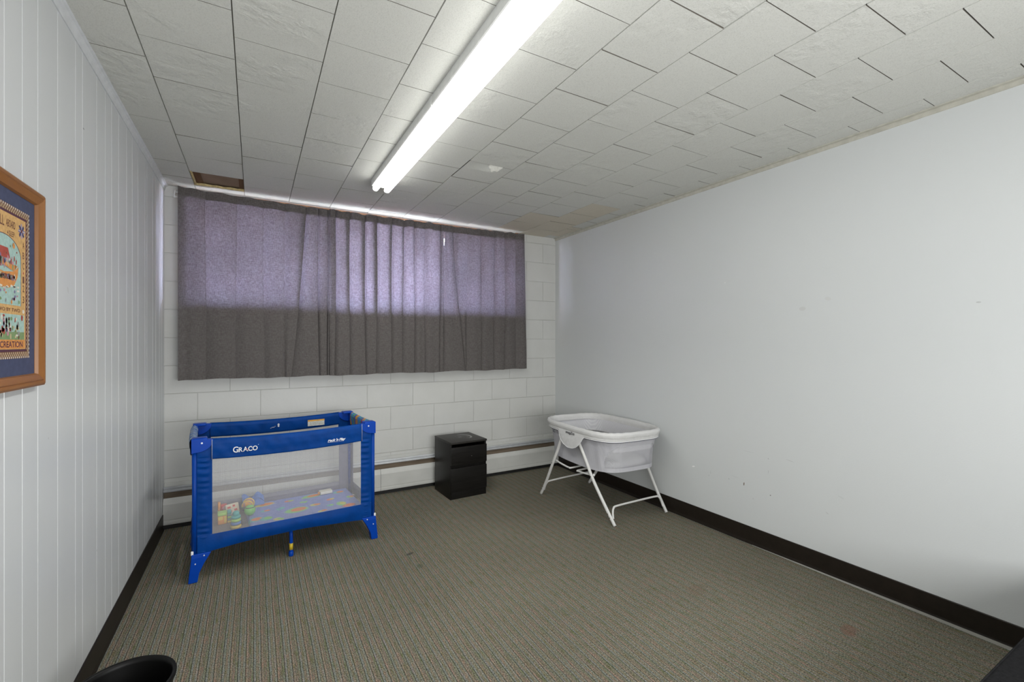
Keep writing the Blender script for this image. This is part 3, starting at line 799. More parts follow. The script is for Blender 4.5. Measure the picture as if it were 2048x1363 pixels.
# print coordinates: s = distance from its right edge leftwards, t = height above its bottom edge
PY1, PZ0, PWD, PHT = 1.778 - 1.622, 1.277 - 1.195, .304, .399
def quad(s0, s1, t0, t1, k, lay=1):
    x = PRX + lay * .00022
    pm.add([(x, PY1 - s0, PZ0 + t0), (x, PY1 - s1, PZ0 + t0), (x, PY1 - s1, PZ0 + t1), (x, PY1 - s0, PZ0 + t1)], [(0, 3, 2, 1)], pidx[k])
def poly(pts, k, lay=2):
    x = PRX + lay * .00022
    pm.add([(x, PY1 - s_, PZ0 + t_) for s_, t_ in pts], [tuple(range(len(pts)))], pidx[k])
def blob(s_, t_, rs, rt, k, lay=3, n=12, rot=0., seed=None):
    rr = random.Random(seed if seed is not None else int(s_ * 1e4 + t_ * 1e5))
    P_ = []
    for i in range(n):
        a = 2 * PI * i / n; q = rr.uniform(.75, 1.15)
        u, v = rs * q * math.cos(a), rt * q * math.sin(a)
        P_.append((s_ + u * math.cos(rot) - v * math.sin(rot), t_ + u * math.sin(rot) + v * math.cos(rot)))
    poly(P_, k, lay)
def letters(txt, s_center, t, size, k, lay=4, bold=0.0, fit=None):
    mb = text_mb(txt, size, .0, 0, bold)
    xs_ = [v[0] for v in mb.v]; wd = max(xs_) - min(xs_); cx_ = (max(xs_) + min(xs_)) / 2
    sx_ = (fit / wd) if fit else 1.
    x = PRX + lay * .00022
    # reading direction runs towards larger y (to the right seen from the room)
    pm.add([(x, PY1 - s_center + (v[0] - cx_) * sx_, PZ0 + t + v[1]) for v in mb.v], mb.f, pidx[k])
quad(0, PWD, 0, PHT, 'brown', 0)
c_ = .0058
nS, nT = int(PWD / c_), int(PHT / c_)
for i in range(nS + 1):
    for j in range(nT + 1):
        ring = min(i, j, nS - i, nT - j)
        if ring < 3 and (i + j) % 2 == 0:
            quad(i * PWD / (nS + 1), (i + .9) * PWD / (nS + 1), j * PHT / (nT + 1), (j + .9) * PHT / (nT + 1), 'cream' if ring else 'white', 1)
bo = .0185
quad(bo, PWD - bo, bo, PHT - bo, 'plum', 2)
quad(bo + .006, PWD - bo - .006, bo + .006, PHT - bo - .006, 'tan', 3)
# corner stars
def star(s_, t_):
    for a in range(8):
        an = a * PI / 4; r1, r2 = .021, .012
        poly([(s_, t_), (s_ + r2 * math.cos(an - .38), t_ + r2 * math.sin(an - .38)), (s_ + r1 * math.cos(an - .2), t_ + r1 * math.sin(an - .2)),
              (s_ + r1 * .9 * math.cos(an + .15), t_ + r1 * .9 * math.sin(an + .15)), (s_ + r2 * math.cos(an + .38), t_ + r2 * math.sin(an + .38))], 'blue' if a % 2 else 'purple', 4)
    blob(s_, t_, .004, .004, 'red', 5)
    quad(s_ - .0008, s_ + .0008, t_ - .020, t_ + .020, 'white', 5); quad(s_ - .020, s_ + .020, t_ - .0008, t_ + .0008, 'white', 5)
star(.050, .343); star(PWD - .050, .343)
letters('ABOARD', .113, .340, .027, 'brown', 4, .0004, .052); letters('ALL', .168, .338, .036, 'brown', 4, .0004, .040)
letters('4 SLEEP', .112, .318, .019, 'brown', 4, .0002, .040)
for ch, t_ in (('A', .298), ('B', .270), ('C', .242), ('1', .204), ('2', .180), ('3', .150)):
    letters(ch, .0385, t_, .026, 'brown', 4, .0003, .011); letters(ch, PWD - .0385, t_, .026, 'brown', 4, .0003, .011)
blob(.0385, .231, .003, .004, 'red', 4); blob(PWD - .0385, .231, .003, .004, 'red', 4)
# arched scene with the boat
cS = PWD / 2; aw = cS - .056
arch = [(.056, .140)] + [(cS - aw * math.cos(PI * k / 24), .262 + .055 * math.sin(PI * k / 24)) for k in range(25)] + [(PWD - .056, .140)]
poly([(cS + (p[0] - cS) * 1.03, p[1] + .002 * (p[1] > .2)) for p in arch], 'plum', 4); poly(arch, 'teal', 5)
hull = [(.070, .243), (.075, .215), (.095, .192), (.13, .182), (PWD - .13, .182), (PWD - .095, .192), (PWD - .075, .215), (PWD - .070, .243), (PWD - .10, .228), (cS, .222), (.10, .228)]
poly(hull, 'orange', 6)
poly([(.085, .236), (.10, .228), (cS, .236), (PWD - .10, .228), (PWD - .085, .236), (cS, .262)], 'grey', 6)
poly([(.075, .2445), (.10, .229), (cS, .240), (PWD - .10, .229), (PWD - .075, .2445), (cS, .249)], 'orange', 7)
quad(.095, PWD - .095, .205, .218, 'brown', 7)
poly([(cS - .035, .258), (cS + .035, .258), (cS + .022, .285), (cS - .022, .285)], 'red', 7)
rr = random.Random(4); kk = ['white', 'grey', 'red', 'green', 'pink', 'brown', 'purple', 'cream', 'dark']
for i in range(60): blob(rr.uniform(.088, PWD - .088), rr.uniform(.206, .217), rr.uniform(.002, .004), rr.uniform(.003, .006), rr.choice(kk), 8, 8, seed=i)
for i in range(46): blob(rr.uniform(.078, PWD - .078), rr.uniform(.238, .262), rr.uniform(.002, .005), rr.uniform(.004, .010), rr.choice(kk), 8, 9, seed=i + 90)
for i in range(16): blob(rr.uniform(.066, PWD - .066), rr.uniform(.178, .190), .008, .003, 'white', 8, 9, seed=i + 200)
for i in range(22): blob(rr.uniform(.064, PWD - .064), rr.uniform(.146, .176), rr.uniform(.003, .007), rr.uniform(.003, .007), rr.choice(['purple', 'orange', 'green', 'grey', 'pink']), 8, 7, seed=i + 300)
blob(.098, .296, .007, .008, 'orange', 8)
for i in range(10): blob(rr.uniform(.07, PWD - .07), rr.uniform(.268, .296), .003, .003, rr.choice(kk), 8, 7, seed=i + 400)
letters('HERE TWO BY TWO', cS, .123, .013, 'brown', 5, .0001, .185)
blob(.040, .126, .007, .006, 'white', 5)
quad(.034, PWD - .034, .050, .116, 'teal', 4); 
quad(.034, PWD - .034, .050, .070, 'green', 5)
for i in range(90): blob(rr.uniform(.038, PWD - .038), rr.uniform(.056, .112), rr.uniform(.003, .007), rr.uniform(.003, .010), rr.choice(kk), 6, 9, seed=i + 500)
quad(.030, PWD - .030, .0265, .049, 'orange', 4)
letters('GREAT CREATION', cS, .030, .022, 'plum', 5, .0003, .215)
po = pm.build('print', [PA[k] for k in pk], pic, fix=False)

# ================================================================ PLAYPEN
TH = math.radians(4.8)
pen = thing('playpen', 'royal blue folding playpen with white mesh sides and a lettered front rail', 'playpen', (-.297, 3.03, 0), TH)
PL, PD, PHh = 1.005, .60, .785
corners = [(.010, .012, 1, 1), (PL - .010, .012, -1, 1), (.010, PD - .012, 1, -1), (PL - .010, PD - .012, -1, -1)]
for (cx, cy, sx, sy) in corners:
    # plastic corner cap: quarter-disc cheek plates on both faces
    m = MB()
    def cheek(n=14):
        P_ = [(-.014, .0), (-.014, .078)]
        P_ += [(.0, .078), (.088, .070)]
        P_ += [(.088 - .0 - .074 * (1 - math.cos(PI / 2 * k / n)), .070 - .066 * math.sin(PI / 2 * k / n)) for k in range(1, n)]
        return P_
    zc0 = PHh - .076
    P_ = [(cx + sx * p[0], zc0 + p[1]) for p in cheek()]
    y0 = cy - sy * .020
    m.prism(P_, 1, y0, y0 + sy * .034)
    P2 = [(cy + sy * (p[0] * .8), zc0 + p[1]) for p in cheek()]
    x0 = cx - sx * .014
    m.prism(P2, 0, x0, x0 + sx * .030)
    m.box((cx - sx * .013, cy - sy * .019, PHh - .012), (cx + sx * .060, cy + sy * .05, PHh + .004), bev=.006)
    cap = m.build('corner_cap', M['blue_plas'], pen)
    bv = cap.modifiers.new('b', 'BEVEL'); bv.width = .003; bv.segments = 2; bv.limit_method = 'ANGLE'
    MB().tube([(cx + sx * .034, y0 - sy * .0015, PHh - .022), (cx + sx * .034, y0 + sy * .004, PHh - .022)], .0048, seg=12).build('rivet', M['rivet'], cap)
    # sleeve-covered post
    m = MB(); m.tube([(cx, cy, .135), (cx + sx * .001, cy, .45), (cx, cy, PHh - .07)], .0125, seg=16)
    m.build('post', M['blue_tube'], pen)
    # tapered foot
    m = MB()
    lay = [(.000, -.026, .012, .018), (.004, -.028, .014, .021), (.05, -.024, .022, .023), (.10, -.018, .045, .024), (.135, -.015, .066, .024), (.155, -.014, .078, .022)]
    rings = []
    for (z, a, b, hw) in lay:
        rings.append([(cx + sx * a, cy - sy * hw, z), (cx + sx * b, cy - sy * hw, z), (cx + sx * b, cy + sy * hw, z), (cx + sx * a, cy + sy * hw, z)])
    vs = [v for r in rings for v in r]
    m.add(vs, [(i * 4 + k, i * 4 + (k + 1) % 4, (i + 1) * 4 + (k + 1) % 4, (i + 1) * 4 + k) for i in range(len(lay) - 1) for k in range(4)] + [(0, 1, 2, 3), tuple(len(vs) - 4 + k for k in range(4))[::-1]])
    ft = m.build('foot', M['blue_plas'], pen)
    bv = ft.modifiers.new('b', 'BEVEL'); bv.width = .006; bv.segments = 3; bv.limit_method = 'ANGLE'; bv.angle_limit = .6
    for dx, dz in ((.004, .105), (.044, .143)):
        MB().tube([(cx + sx * dx, cy - sy * .0265, dz), (cx + sx * dx, cy - sy * .018, dz)], .0035, seg=10).build('rivet', M['rivet'], ft)
    m = MB(); m.box((cx - sx * .016, cy - sy * .016, .150), (cx - sx * .004, cy - sy * .004, .172), bev=.002); m.build('snap_clip', M['ink_w'], pen)

# padded rails (front and back) - fabric folded over the bar
def padded(axis, a, b, c, out, z0, z1, sag=.012, th=.017, mat='blue_fab', name='front_rail'):
    """axis 0: runs along x at y=c ; axis 1: runs along y at x=c"""
    m = MB()
    prof = [(out * th * .75, z0), (out * th * .82, z0 + .03), (out * th, (z0 + z1) / 2), (out * th, z1 - .022), (out * th * .75, z1 - .008), (0, z1), (-out * th * .75, z1 - .008), (-out * th, z1 - .022),
            (-out * th * .9, (z0 + z1) / 2), (-out * th * .6, z0)]
    def fn(u, v):
        k = u * len(prof); i = int(k) % len(prof); t = k - int(k)
        p = Vector(prof[i]) * (1 - t) + Vector(prof[(i + 1) % len(prof)]) * t
        s_ = a + (b - a) * v; q = 4 * v * (1 - v)
        wr = .0018 * math.sin(v * 57 + p[1] * 60) * math.sin(v * 23)
        z = p[1] - sag * q; o_ = p[0] + out * .004 * q + (wr if abs(p[0]) > th * .5 else 0) * out
        return (s_, c + o_, z) if axis == 0 else (c + o_, s_, z)
    m.grid(fn, 40, 60, closed_u=True)
    return m.build(name, M[mat], pen)
padded(0, .090, PL - .088, .006, -1, .668, PHh - .003)
padded(0, .090, PL - .088, PD - .006, 1, .690, PHh - .001, name='back_rail')
padded(1, .055, PD - .055, .006, -1, .690, PHh, .006, .019, 'endprint2', 'end_rail')
padded(1, .055, PD - .055, PL - .006, 1, .690, PHh, .006, .019, 'endprint', 'end_rail')
# pale piping along the front rail ends
for x in (.0905, PL - .0885):
    MB().tube([(x, -.0125, .668), (x, -.0135, .72), (x, -.0125, PHh - .006)], .0018, seg=8).build('seam_piping', M['piping'], pen)

# ruched side panels next to each post
def ruche(x0, x1, yc, out, z0=.155, z1=.765):
    m = MB()
    def fn(u, v):
        z = z0 + (z1 - z0) * v
        w = .0042 * math.sin(v * 2 * PI * 17 + .8 * math.sin(v * 31) + u * 1.1) * math.sin(PI * min(1, u * 1.15 + .05)) * (.55 + .45 * math.sin(v * 9 + 1)) * (1 if v < .86 else .2)
        return (x0 + (x1 - x0) * u, yc + out * (.004 * math.sin(PI * u) + w), z)
    m.grid(fn, 10, 170); return m.build('corner_panel', M['blue_fab'], pen)
ruche(.022, .092, .002, -1); ruche(PL - .092, PL - .022, .002, -1)
def panel_side(name, mat, pts4, parent=pen, n=1):
    m = MB(); m.add(pts4, [(0, 1, 2, 3)]); return m.build(name, M[mat], parent, fix=False)
# back corner panels (seen from inside: lilac grey lining)
for x0, x1 in ((.022, .088), (PL - .088, PL - .022)):
    MB().box((x0, PD - .006, .16), (x1, PD - .003, .70)).build('corner_panel', M['lilac'], pen)
for y0, y1 in ((.022, .080), (PD - .080, PD - .022)):
    for x in (.002, PL - .005):
        MB().box((x, y0, .16), (x + .003, y1, .70)).build('corner_panel', M['lilac'], pen)
for x0, x1 in ((.022, .094), (PL - .094, PL - .022)):
    MB().box((x0, PD - .012, .655), (x1, PD - .007, .772)).build('corner_panel', M['blue_fab'], pen)
# nets
panel_side('mesh_side', 'net', [(.092, .001, .24), (PL - .092, .001, .24), (PL - .092, .001, .672), (.092, .001, .672)])
panel_side('mesh_side', 'net', [(.088, PD - .002, .22), (PL - .088, PD - .002, .22), (PL - .088, PD - .002, .695), (.088, PD - .002, .695)])
panel_side('mesh_side', 'net', [(.002, .080, .22), (.002, PD - .080, .22), (.002, PD - .080, .695), (.002, .080, .695)])
panel_side('mesh_side', 'net', [(PL - .002, .080, .22), (PL - .002, PD - .080, .22), (PL - .002, PD - .080, .695), (PL - .002, .080, .695)])
# lower cloth band, arched underneath, blue outside and lilac inside
def band(side):
    m = MB(); mi = MB()
    def zlow(u): return .150 - .016 * u + .028 * math.sin(PI * u) ** .8 if side == 'f' else .150 + .02 * math.sin(PI * u)
    def P(u, v, k):
        z = zlow(u) * (1 - v) + .248 * v
        bulge = .010 * math.sin(PI * v) * math.sin(PI * u) ** .5 + .003 * math.sin(u * 19) * (1 - v)
        o_ = bulge + k
        if side == 'f': return (.024 + (PL - .048) * u, -.002 - o_, z)
        if side == 'b': return (.024 + (PL - .048) * u, PD + .002 + o_, z)
        if side == 'l': return (-.001 - o_, .022 + (PD - .044) * u, z)
        return (PL + .001 + o_, .022 + (PD - .044) * u, z)
    m.grid(lambda u, v: P(u, v, 0), 50, 8)
    nm = m.build('lower_band', M['blue_fab'], pen, fix=False)
    mi.grid(lambda u, v: P(u, v, -.0025), 50, 8)
    mi.build('band_lining', M['lilac'], nm, fix=False)
for s_ in 'fblr': band(s_)
# folding floor board under the mat
MB().box((.03, .022, .172), (PL - .03, PD - .022, .180), bev=.002).build('floor_board', plain('greyish_brown_cloth', (.22, .19, .19), .8), pen)
# centre legs
for yy, kf in ((.045, True), (PD - .045, True)):
    m = MB(); m.tube(catmull([(.50, yy + .05, .152), (.50, yy + .012, .146), (.50, yy, .12), (.50, yy, .05), (.50, yy, .022)], 5), .0105, seg=14)
    cl = m.build('centre_leg', M['blue_plas'], pen)
    MB().lathe([(.0125, 0), (.0145, .006), (.0135, .028), (.011, .030)], (.50, yy, 0), 18).build('rubber_foot', M['blue_plas'], cl)
    MB().lathe([(.0112, .040), (.0112, .080)], (.50, yy, 0), 18).build('sticker', M['lab_y'], cl)
MB().box((.462, .29, .10), (.476, .305, .150), bev=.002).build('fold_lug', M['grey_nub'], pen)
# lettering on the front rail
ry = .006 - .017 - .0052
def on_front(mb, x, z, mat, name='lettering', y=ry):
    mb.xform(Matrix.Translation((x, y, z)) @ Matrix.Rotation(PI / 2, 4, 'X'))
    return mb.build(name, M[mat], pen)
def graco():
    m = MB(); x = 0
    for i, ch in enumerate('GRACO'):
        size = .046 if i == 0 else .037
        t = text_mb(ch, size, .0008, 0, .0006)
        x0 = min(v[0] for v in t.v); x1 = max(v[0] for v in t.v)
        t.v = [(v[0] - x0 + x, v[1] + .0003, v[2]) for v in t.v]; m.add(t.v, t.f)
        w = x1 - x0; hh = size * .70
        if ch == 'R':
            for a, b in ((-.002, .007), (w - .006, w + .003)): m.box((x + a, 0, -.0008), (x + b, .002, .0008))
            m.box((x - .002, hh - .0035, -.0008), (x + .003, hh - .0012, .0008))
        if ch == 'A':
            for a, b in ((-.003, .005), (w - .005, w + .003)): m.box((x + a, 0, -.0008), (x + b, .002, .0008))
        if ch == 'G': m.box((x + w - .011, size * .30, -.0008), (x + w + .002, size * .345, .0008))
        if ch == 'C': m.box((x + w - .004, hh * .62, -.0008), (x + w - .001, hh * .95, .0008))
        x += w + .0015 + (.001 if ch in 'GR' else 0)
    wtot = x; k = .124 / wtot
    m.v = [(v[0] * k, v[1], v[2]) for v in m.v]
    # registered-mark dot
    m.tube([(.127, .031, -.0008), (.127, .031, .0008)], .0016, seg=8)
    return m
on_front(graco(), .190, .692, 'ink_w')
tr = MB(); tr.add([(0, 0, -.0002), (.010, 0, -.0002), (.005, .009, -.0002), (0, 0, .0012), (.010, 0, .0012), (.005, .009, .0012)], [(0, 1, 2), (3, 4, 5), (0, 1, 4, 3), (1, 2, 5, 4), (2, 0, 3, 5)])
on_front(tr, .2535, .7005, 'ink_r', 'letter_accent')
t = text_mb("Pack 'n Play", .021, .0008, .35, .0006, .92)
wd = max(v[0] for v in t.v); t.v = [(v[0] * .110 / wd, v[1], v[2]) for v in t.v]
t.box((.0, -.0055, -.0008), (.030, -.0042, .0008)); t.box((.030, -.0055, -.0008), (.062, -.0046, .0008)); t.box((.066, -.0050, -.0008), (.095, -.0042, .0008))
on_front(t, .702, .690, 'ink_w', y=ry + .0035)
# warning label and small white mark inside the back rail
yb = PD - .006 - .0165 - .0035
lb = MB(); lb.box((.690, yb - .001, .700), (.806, yb + .003, .744)); lo = lb.build('warning_label', M['lab_w'], pen)
MB().box((.690, yb - .0016, .734), (.806, yb, .745)).build('label_header', M['lab_o'], lo)
lb = MB()
for zz in (.706, .711, .716, .721, .726): lb.box((.70, yb - .0014, zz), (.795 - .012 * ((zz * 1000) % 3), yb, zz + .0014))
lb.build('label_text', M['grey_nub'], lo)
mk = MB()
mk.tube([(.4965, yb - .002, .722), (.4965, yb + .004, .722)], .0055, seg=12); mk.tube([(.4965, yb - .002, .7345), (.4965, yb + .004, .7345)], .0055, seg=12)
mk.box((.490, yb - .002, .729), (.503, yb + .004, .733)); mk.build('white_logo_mark', M['ink_w'], pen)
mk = MB()
for (x, z, w, h_) in ((.462, .716, .022, .007), (.448, .712, .010, .005), (.475, .722, .012, .004)): mk.sphere((x, yb + .0018, z), 1, 0, w / 2, .0012, h_ / 2, 12, 6)
mk.build('scuff', M['piping'], pen)

# play mat
pl = thing('play_mat', 'lilac blue playpen mattress printed with orange and green patches', 'mattress', (-.297, 3.03, .1815), TH)
m = MB()
def matf(u, v):
    x = .285 + (.968 - .285) * u; yy = .030 + (.572 - .030) * v
    e = min(u, 1 - u, 0.5) * .687; e2 = min(v, 1 - v) * .556; d = min(e, e2)
    z = .021 * min(1, (d / .012)) ** .5 + .0025 * math.sin(x * 19) * math.sin(yy * 13) * min(1, d / .05)
    fold = -.006 * math.exp(-((x - .47) / .008) ** 2) - .004 * math.exp(-((x - .64) / .006) ** 2)
    return (x, yy, max(.001, z + fold * min(1, d / .02)))
m.grid(matf, 90, 60); m.grid(lambda u, v: (matf(u, v)[0], matf(u, v)[1], .0005), 2, 2)
m.build('cover', M['pad'], pl)

# ---- toys at the left end of the playpen
def pen_pt(u, v, z=0.):
    c, s_ = math.cos(TH), math.sin(TH)
    return (-.297 + u * c - v * s_, 3.03 + u * s_ + v * c, z)
C = {k: plain('toy_' + k, v, .4, var=.08) for k, v in dict(green=(.20, .55, .13), red=(.62, .07, .06), orange=(.80, .32, .05), yellow=(.80, .58, .08), teal=(.06, .38, .36), blue=(.10, .22, .55),
    lime=(.38, .62, .12), purple=(.36, .12, .36), pink=(.70, .36, .40), cream=(.70, .62, .48), pale=(.22, .36, .38), dark=(.09, .08, .10)).items()}
ZF = .1812
# round green toy
t = thing('toy_ball', 'round lime green plastic toy ball with a dark band in the playpen', 'toy', pen_pt(.300, .330, .205))
m = MB(); m.sphere((0, 0, .033), .033); m.build('ball', C['green'], t)
m = MB(); m.tube([(.0335 * math.cos(a) * .8, .0335 * math.sin(a) * .8, .033 + .0200) for a in [2 * PI * k / 28 for k in range(28)]], .003, seg=8, closed=True); m.build('band', C['dark'], t)
# patterned roll
t = thing('toy_roll', 'orange and purple patterned soft roll lying behind the green ball', 'soft toy', pen_pt(.300, .455, .2045), TH + .0)
m = MB(); m.tube(catmull([(-.045, 0, .032), (-.043, 0, .032), (0, 0, .033), (.040, 0, .032), (.042, 0, .032)], 4), [.024] + [.031] * 15 + [.022], seg=24)
m.xform(Matrix.Rotation(1.35, 4, 'Z')); m.build('body', mat_stripe('roll_cloth', [(.75, .30, .05), (.75, .55, .08), (.35, .10, .33), (.72, .45, .50), (.75, .35, .06)], .022), t)
for k in (-.030, .024):
    m = MB(); m.tube([(k + .0001, .0320 * math.cos(a), .033 + .0320 * math.sin(a)) for a in [2 * PI * q / 28 for q in range(28)]], .0032, seg=8, closed=True)
    m.xform(Matrix.Rotation(1.35, 4, 'Z')); m.build('elastic', C['yellow'], t)
# pale soft book leaning on the roll
t = thing('soft_book', 'cream cloth book with red drawings leaning in the playpen corner', 'soft toy', pen_pt(.215, .475, ZF), TH + .35)
m = MB(); m.box((-.040, -.010, .002), (.040, .010, .072), bev=.006); m.xform(Matrix.Rotation(-.35, 4, 'X')); m.build('pages', C['cream'], t)
m = MB()
for (x, z, w) in ((-.022, .05, .02), (.008, .055, .014), (.016, .028, .018), (-.015, .024, .016)): m.box((x - w / 2, -.0118, z - .006), (x + w / 2, -.010, z + .006))
m.xform(Matrix.Rotation(-.35, 4, 'X')); m.build('drawings', C['red'], t)
# red and orange toy
t = thing('toy_telephone', 'red and orange plastic toy in the far left playpen corner', 'toy', pen_pt(.165, .535, ZF), TH)
m = MB(); m.box((-.018, -.02, 0), (.018, .02, .062), bev=.008); m.build('body', C['red'], t)
m = MB(); m.box((-.034, -.022, 0), (-.019, .022, .078), bev=.005); m.build('side_handle', C['orange'], t)
m = MB(); m.tube([(.002, -.020, .042), (.002, -.025, .042)], .011, seg=18); m.build('dial', C['pink'], t)
m = MB(); m.box((.019, -.018, 0), (.036, .018, .026), bev=.005); m.build('step', C['orange'], t)
# yellow / orange activity box with pale keys
t = thing('activity_box', 'yellow and orange activity box with a lime lid and pale keys', 'toy', pen_pt(.172, .350, ZF), TH)
m = MB(); m.box((-.046, -.030, 0), (.002, .03, .052), bev=.005); m.build('body', C['orange'], t)
m = MB(); m.box((-.047, -.032, .053), (.003, .032, .070), bev=.004); m.build('lid', C['lime'], t)
m = MB(); m.box((-.044, -.0325, .030), (-.020, -.0301, .050)); m.box((-.012, -.0325, .010), (-.001, -.0301, .050)); m.build('front_sticker', C['yellow'], t)
for k, (cc) in enumerate(('yellow', 'pale', 'lime', 'pale', 'teal')):
    m = MB(); m.box((.005, -.028, .002 + .014 * k), (.028, .028, .0145 + .014 * k), bev=.003); m.build('key', C[cc], t)
# stacking toy
t = thing('stacking_toy', 'stacking ring toy in teal, lime, blue and yellow near the front mesh', 'toy', pen_pt(.217, .215, ZF), TH)
for k, (cc, r, z) in enumerate((('yellow', .030, .010), ('blue', .028, .030), ('lime', .027, .049), ('teal', .026, .068))):
    m = MB(); m.lathe([(r * .6, -.009), (r * .93, -.0075), (r, 0), (r * .93, .0075), (r * .6, .009)], (0, 0, z), 26); m.build('ring', C[cc], t)
m = MB(); m.sphere((0, 0, .088), .019, 0, 1, 1, .9); m.build('knob', C['teal'], t)
# small dark block, blue cloth, white card
t = tag(MB().box((-.016, -.014, 0), (.016, .014, .026), bev=.003).build('toy_block', C['dark']), 'small dark grey block on the playpen floor beside the stacking rings', 'toy')
t.location = pen_pt(.262, .265, ZF); t.rotation_euler = (0, 0, TH + .3)
m = MB(); m.grid(lambda u, v: ((u - .5) * .13, (v - .5) * .07, .018 + .026 * math.sin(u * 5 + 1) ** 2 + .024 * v + .006 * math.sin(v * 14 + u * 9)), 30, 18)
m.grid(lambda u, v: ((u - .5) * .12, (v - .5) * .06, .001), 2, 2)
m.grid(lambda u, v: ((u - .5) * .13, -.035, .001 + v * (.018 + .026 * math.sin(u * 5 + 1) ** 2)), 30, 2)
t = tag(m.build('muslin_cloth', plain('blue_muslin', (.12, .22, .55), .85, var=.15, scale=30, bump=.004)), 'crumpled bright blue cloth behind the toys in the playpen', 'cloth')
t.location = pen_pt(.335, .535, ZF + .025); t.rotation_euler = (0, 0, TH)
t = thing('white_card_pack', 'small white packet with an orange edge on the far side of the play mat', 'packet', pen_pt(.80, .505, .2065), TH + .05)
MB().box((-.042, -.028, 0), (.042, .028, .020), bev=.003).build('packet_body', plain('packet_white', (.72, .70, .62), .6), t)
MB().box((-.054, -.010, .002), (-.043, .010, .014), bev=.002).build('tab', C['orange'], t)

# ================================================================ NIGHTSTAND
ns = thing('nightstand', 'small black-brown two-drawer nightstand with a scuffed top against the heater', 'nightstand', (1.424, 3.539, 0), math.radians(2.2))
NW, ND, NH = .338, .355, .480
MB().box((0, .012, 0), (.014, ND, NH - .016), bev=.001).build('side_panel', M['blackwood'], ns)
MB().box((NW - .014, .012, 0), (NW, ND, NH - .016), bev=.001).build('side_panel', M['blackwood'], ns)
MB().box((-.001, -.002, NH - .016), (NW + .001, ND, NH), bev=.0012).build('top', M['nighttop'], ns)
MB().box((.014, ND - .006, .01), (NW - .014, ND - .001, NH - .016)).build('back_panel', M['blackwood'], ns)
MB().box((.014, .014, .0), (NW - .014, .026, .056), bev=.001).build('plinth', M['blackwood'], ns)
MB().box((.014, .020, .25), (NW - .014, .034, .30)).build('rail', M['blackwood'], ns)
for z0, z1 in ((.062, .262), (.287, .438)):
    d = MB().box((.001, -.003, z0), (NW - .001, .011, z1), bev=.0015).build('drawer', M['blackwood'], ns)
    MB().box((.018, .012, z0 + .01), (NW - .018, ND - .04, z1 - .02)).build('drawer_box', M['blackwood'], d)
MB().tube([(NW * .56, -.0045, .352), (NW * .56, -.002, .352)], .0018, seg=8).build('drawer_speck', M['grey_nub'], ns)

# ================================================================ BASSINET
BR = -.047
ba = thing('bassinet', 'pale grey fabric bassinet on white crossed tube legs by the plain wall', 'bassinet', (2.458, 2.873, 0), BR)
def supere(a, b, n, t):
    c, s_ = math.cos(t), math.sin(t)
    return (a * math.copysign(abs(c) ** (2 / n), c), b * math.copysign(abs(s_) ** (2 / n), s_))
def ring_pt(u, z, a, b, n=4.):
    x, y_ = supere(a, b, n, 2 * PI * u); return (x, y_, z)
RZ = .671
def flap(u):
    """how far the skirt hangs below the rim at angle u (two half-round flaps on the long sides)"""
    x, y_ = supere(.31, .455, 4., 2 * PI * u)
    d = abs(y_ + .020)
    if abs(x) > .24 and d < .170: return .108 * max(0, 1 - (d / .170) ** 2.3) ** .8
    return 0
# padded rim roll
m = MB()
def rimf(u, v):
    # v: 0 inner bottom -> over the top -> outer bottom
    prof = [(-.032, -.050), (-.030, -.022), (-.024, -.007), (-.013, .0), (-.003, -.005), (.002, -.017), (.000, -.032), (-.006, -.047)]
    k = v * (len(prof) - 1); i = min(int(k), len(prof) - 2); t = k - i
    o_ = prof[i][0] * (1 - t) + prof[i + 1][0] * t; dz = prof[i][1] * (1 - t) + prof[i + 1][1] * t
    x, y_ = supere(.315 + o_, .461 + o_, 4. if o_ > -.03 else 4., 2 * PI * u)
    w = .0012 * math.sin(u * 190 + v * 5)
    return (x, y_, RZ + dz + w)
m.grid(rimf, 160, 21, closed_u=True); m.build('padded_rim', M['bas_rim'], ba)
# skirt with the half-round flaps, white edging and navy piping
m = MB()
def skirt(u, v):
    dz = (.022 + flap(u)) * v
    x, y_ = supere(.309 + .002 * math.sin(PI * v) - .004 * v * (flap(u) < .01), .455 - .004 * v, 4., 2 * PI * u)
    return (x * (1 + .035 * flap(u) / .1 * v), y_, RZ - .045 - dz)
m.grid(skirt, 240, 10, closed_u=True); sk = m.build('skirt', M['bas_rim'], ba)
MB().tube([skirt(k / 300, 1.0) for k in range(300)], .0022, seg=6, closed=True).build('edging', M['ink_w'], sk)
MB().tube([ring_pt(k / 160, RZ - .070, .303, .449) for k in range(160)], .0032, seg=8, closed=True).build('navy_piping', M['navy'], ba)
# basket body: outer cloth, net window at the near end, lining
def body(u, v, off=0., z0=.365, z1=RZ - .06):
    # v 0 bottom .. 1 top
    a = .258 + (.286 - .258) * v - .006 * math.sin(PI * v); b = .418 + (.444 - .418) * v - .010 * math.sin(PI * v)
    x, y_ = supere(a + off, b + off, 4., 2 * PI * u)
    sagz = .012 * (y_ / .4) ** 2
    w = (.005 * math.sin(u * 74 + 2 * math.sin(u * 23)) + .003 * math.sin(u * 151 + v * 3)) * max(0., v * (1 - v) * 4) ** .7
    return (x * (1 + w), y_ * (1 + w), z0 + sagz * (1 - v) + (z1 - z0) * v)
def in_net(u, v):
    x, y_ = supere(1, 1, 4., 2 * PI * u)
    a_ = (2 * PI * u) % (2 * PI)
    # windows wrap both short ends; rounded arch outline
    d = min(abs(a_ - 1.5 * PI), abs(a_ - .5 * PI))
    lim = 1.05 * (1 - max(0, (v - .15) / .72) ** 3 * .75) if .12 < v < .80 else 0
    return .12 < v < .80 and d < lim * .80
cl, ne, ne2 = MB(), MB(), MB()
NU, NV = 360, 64
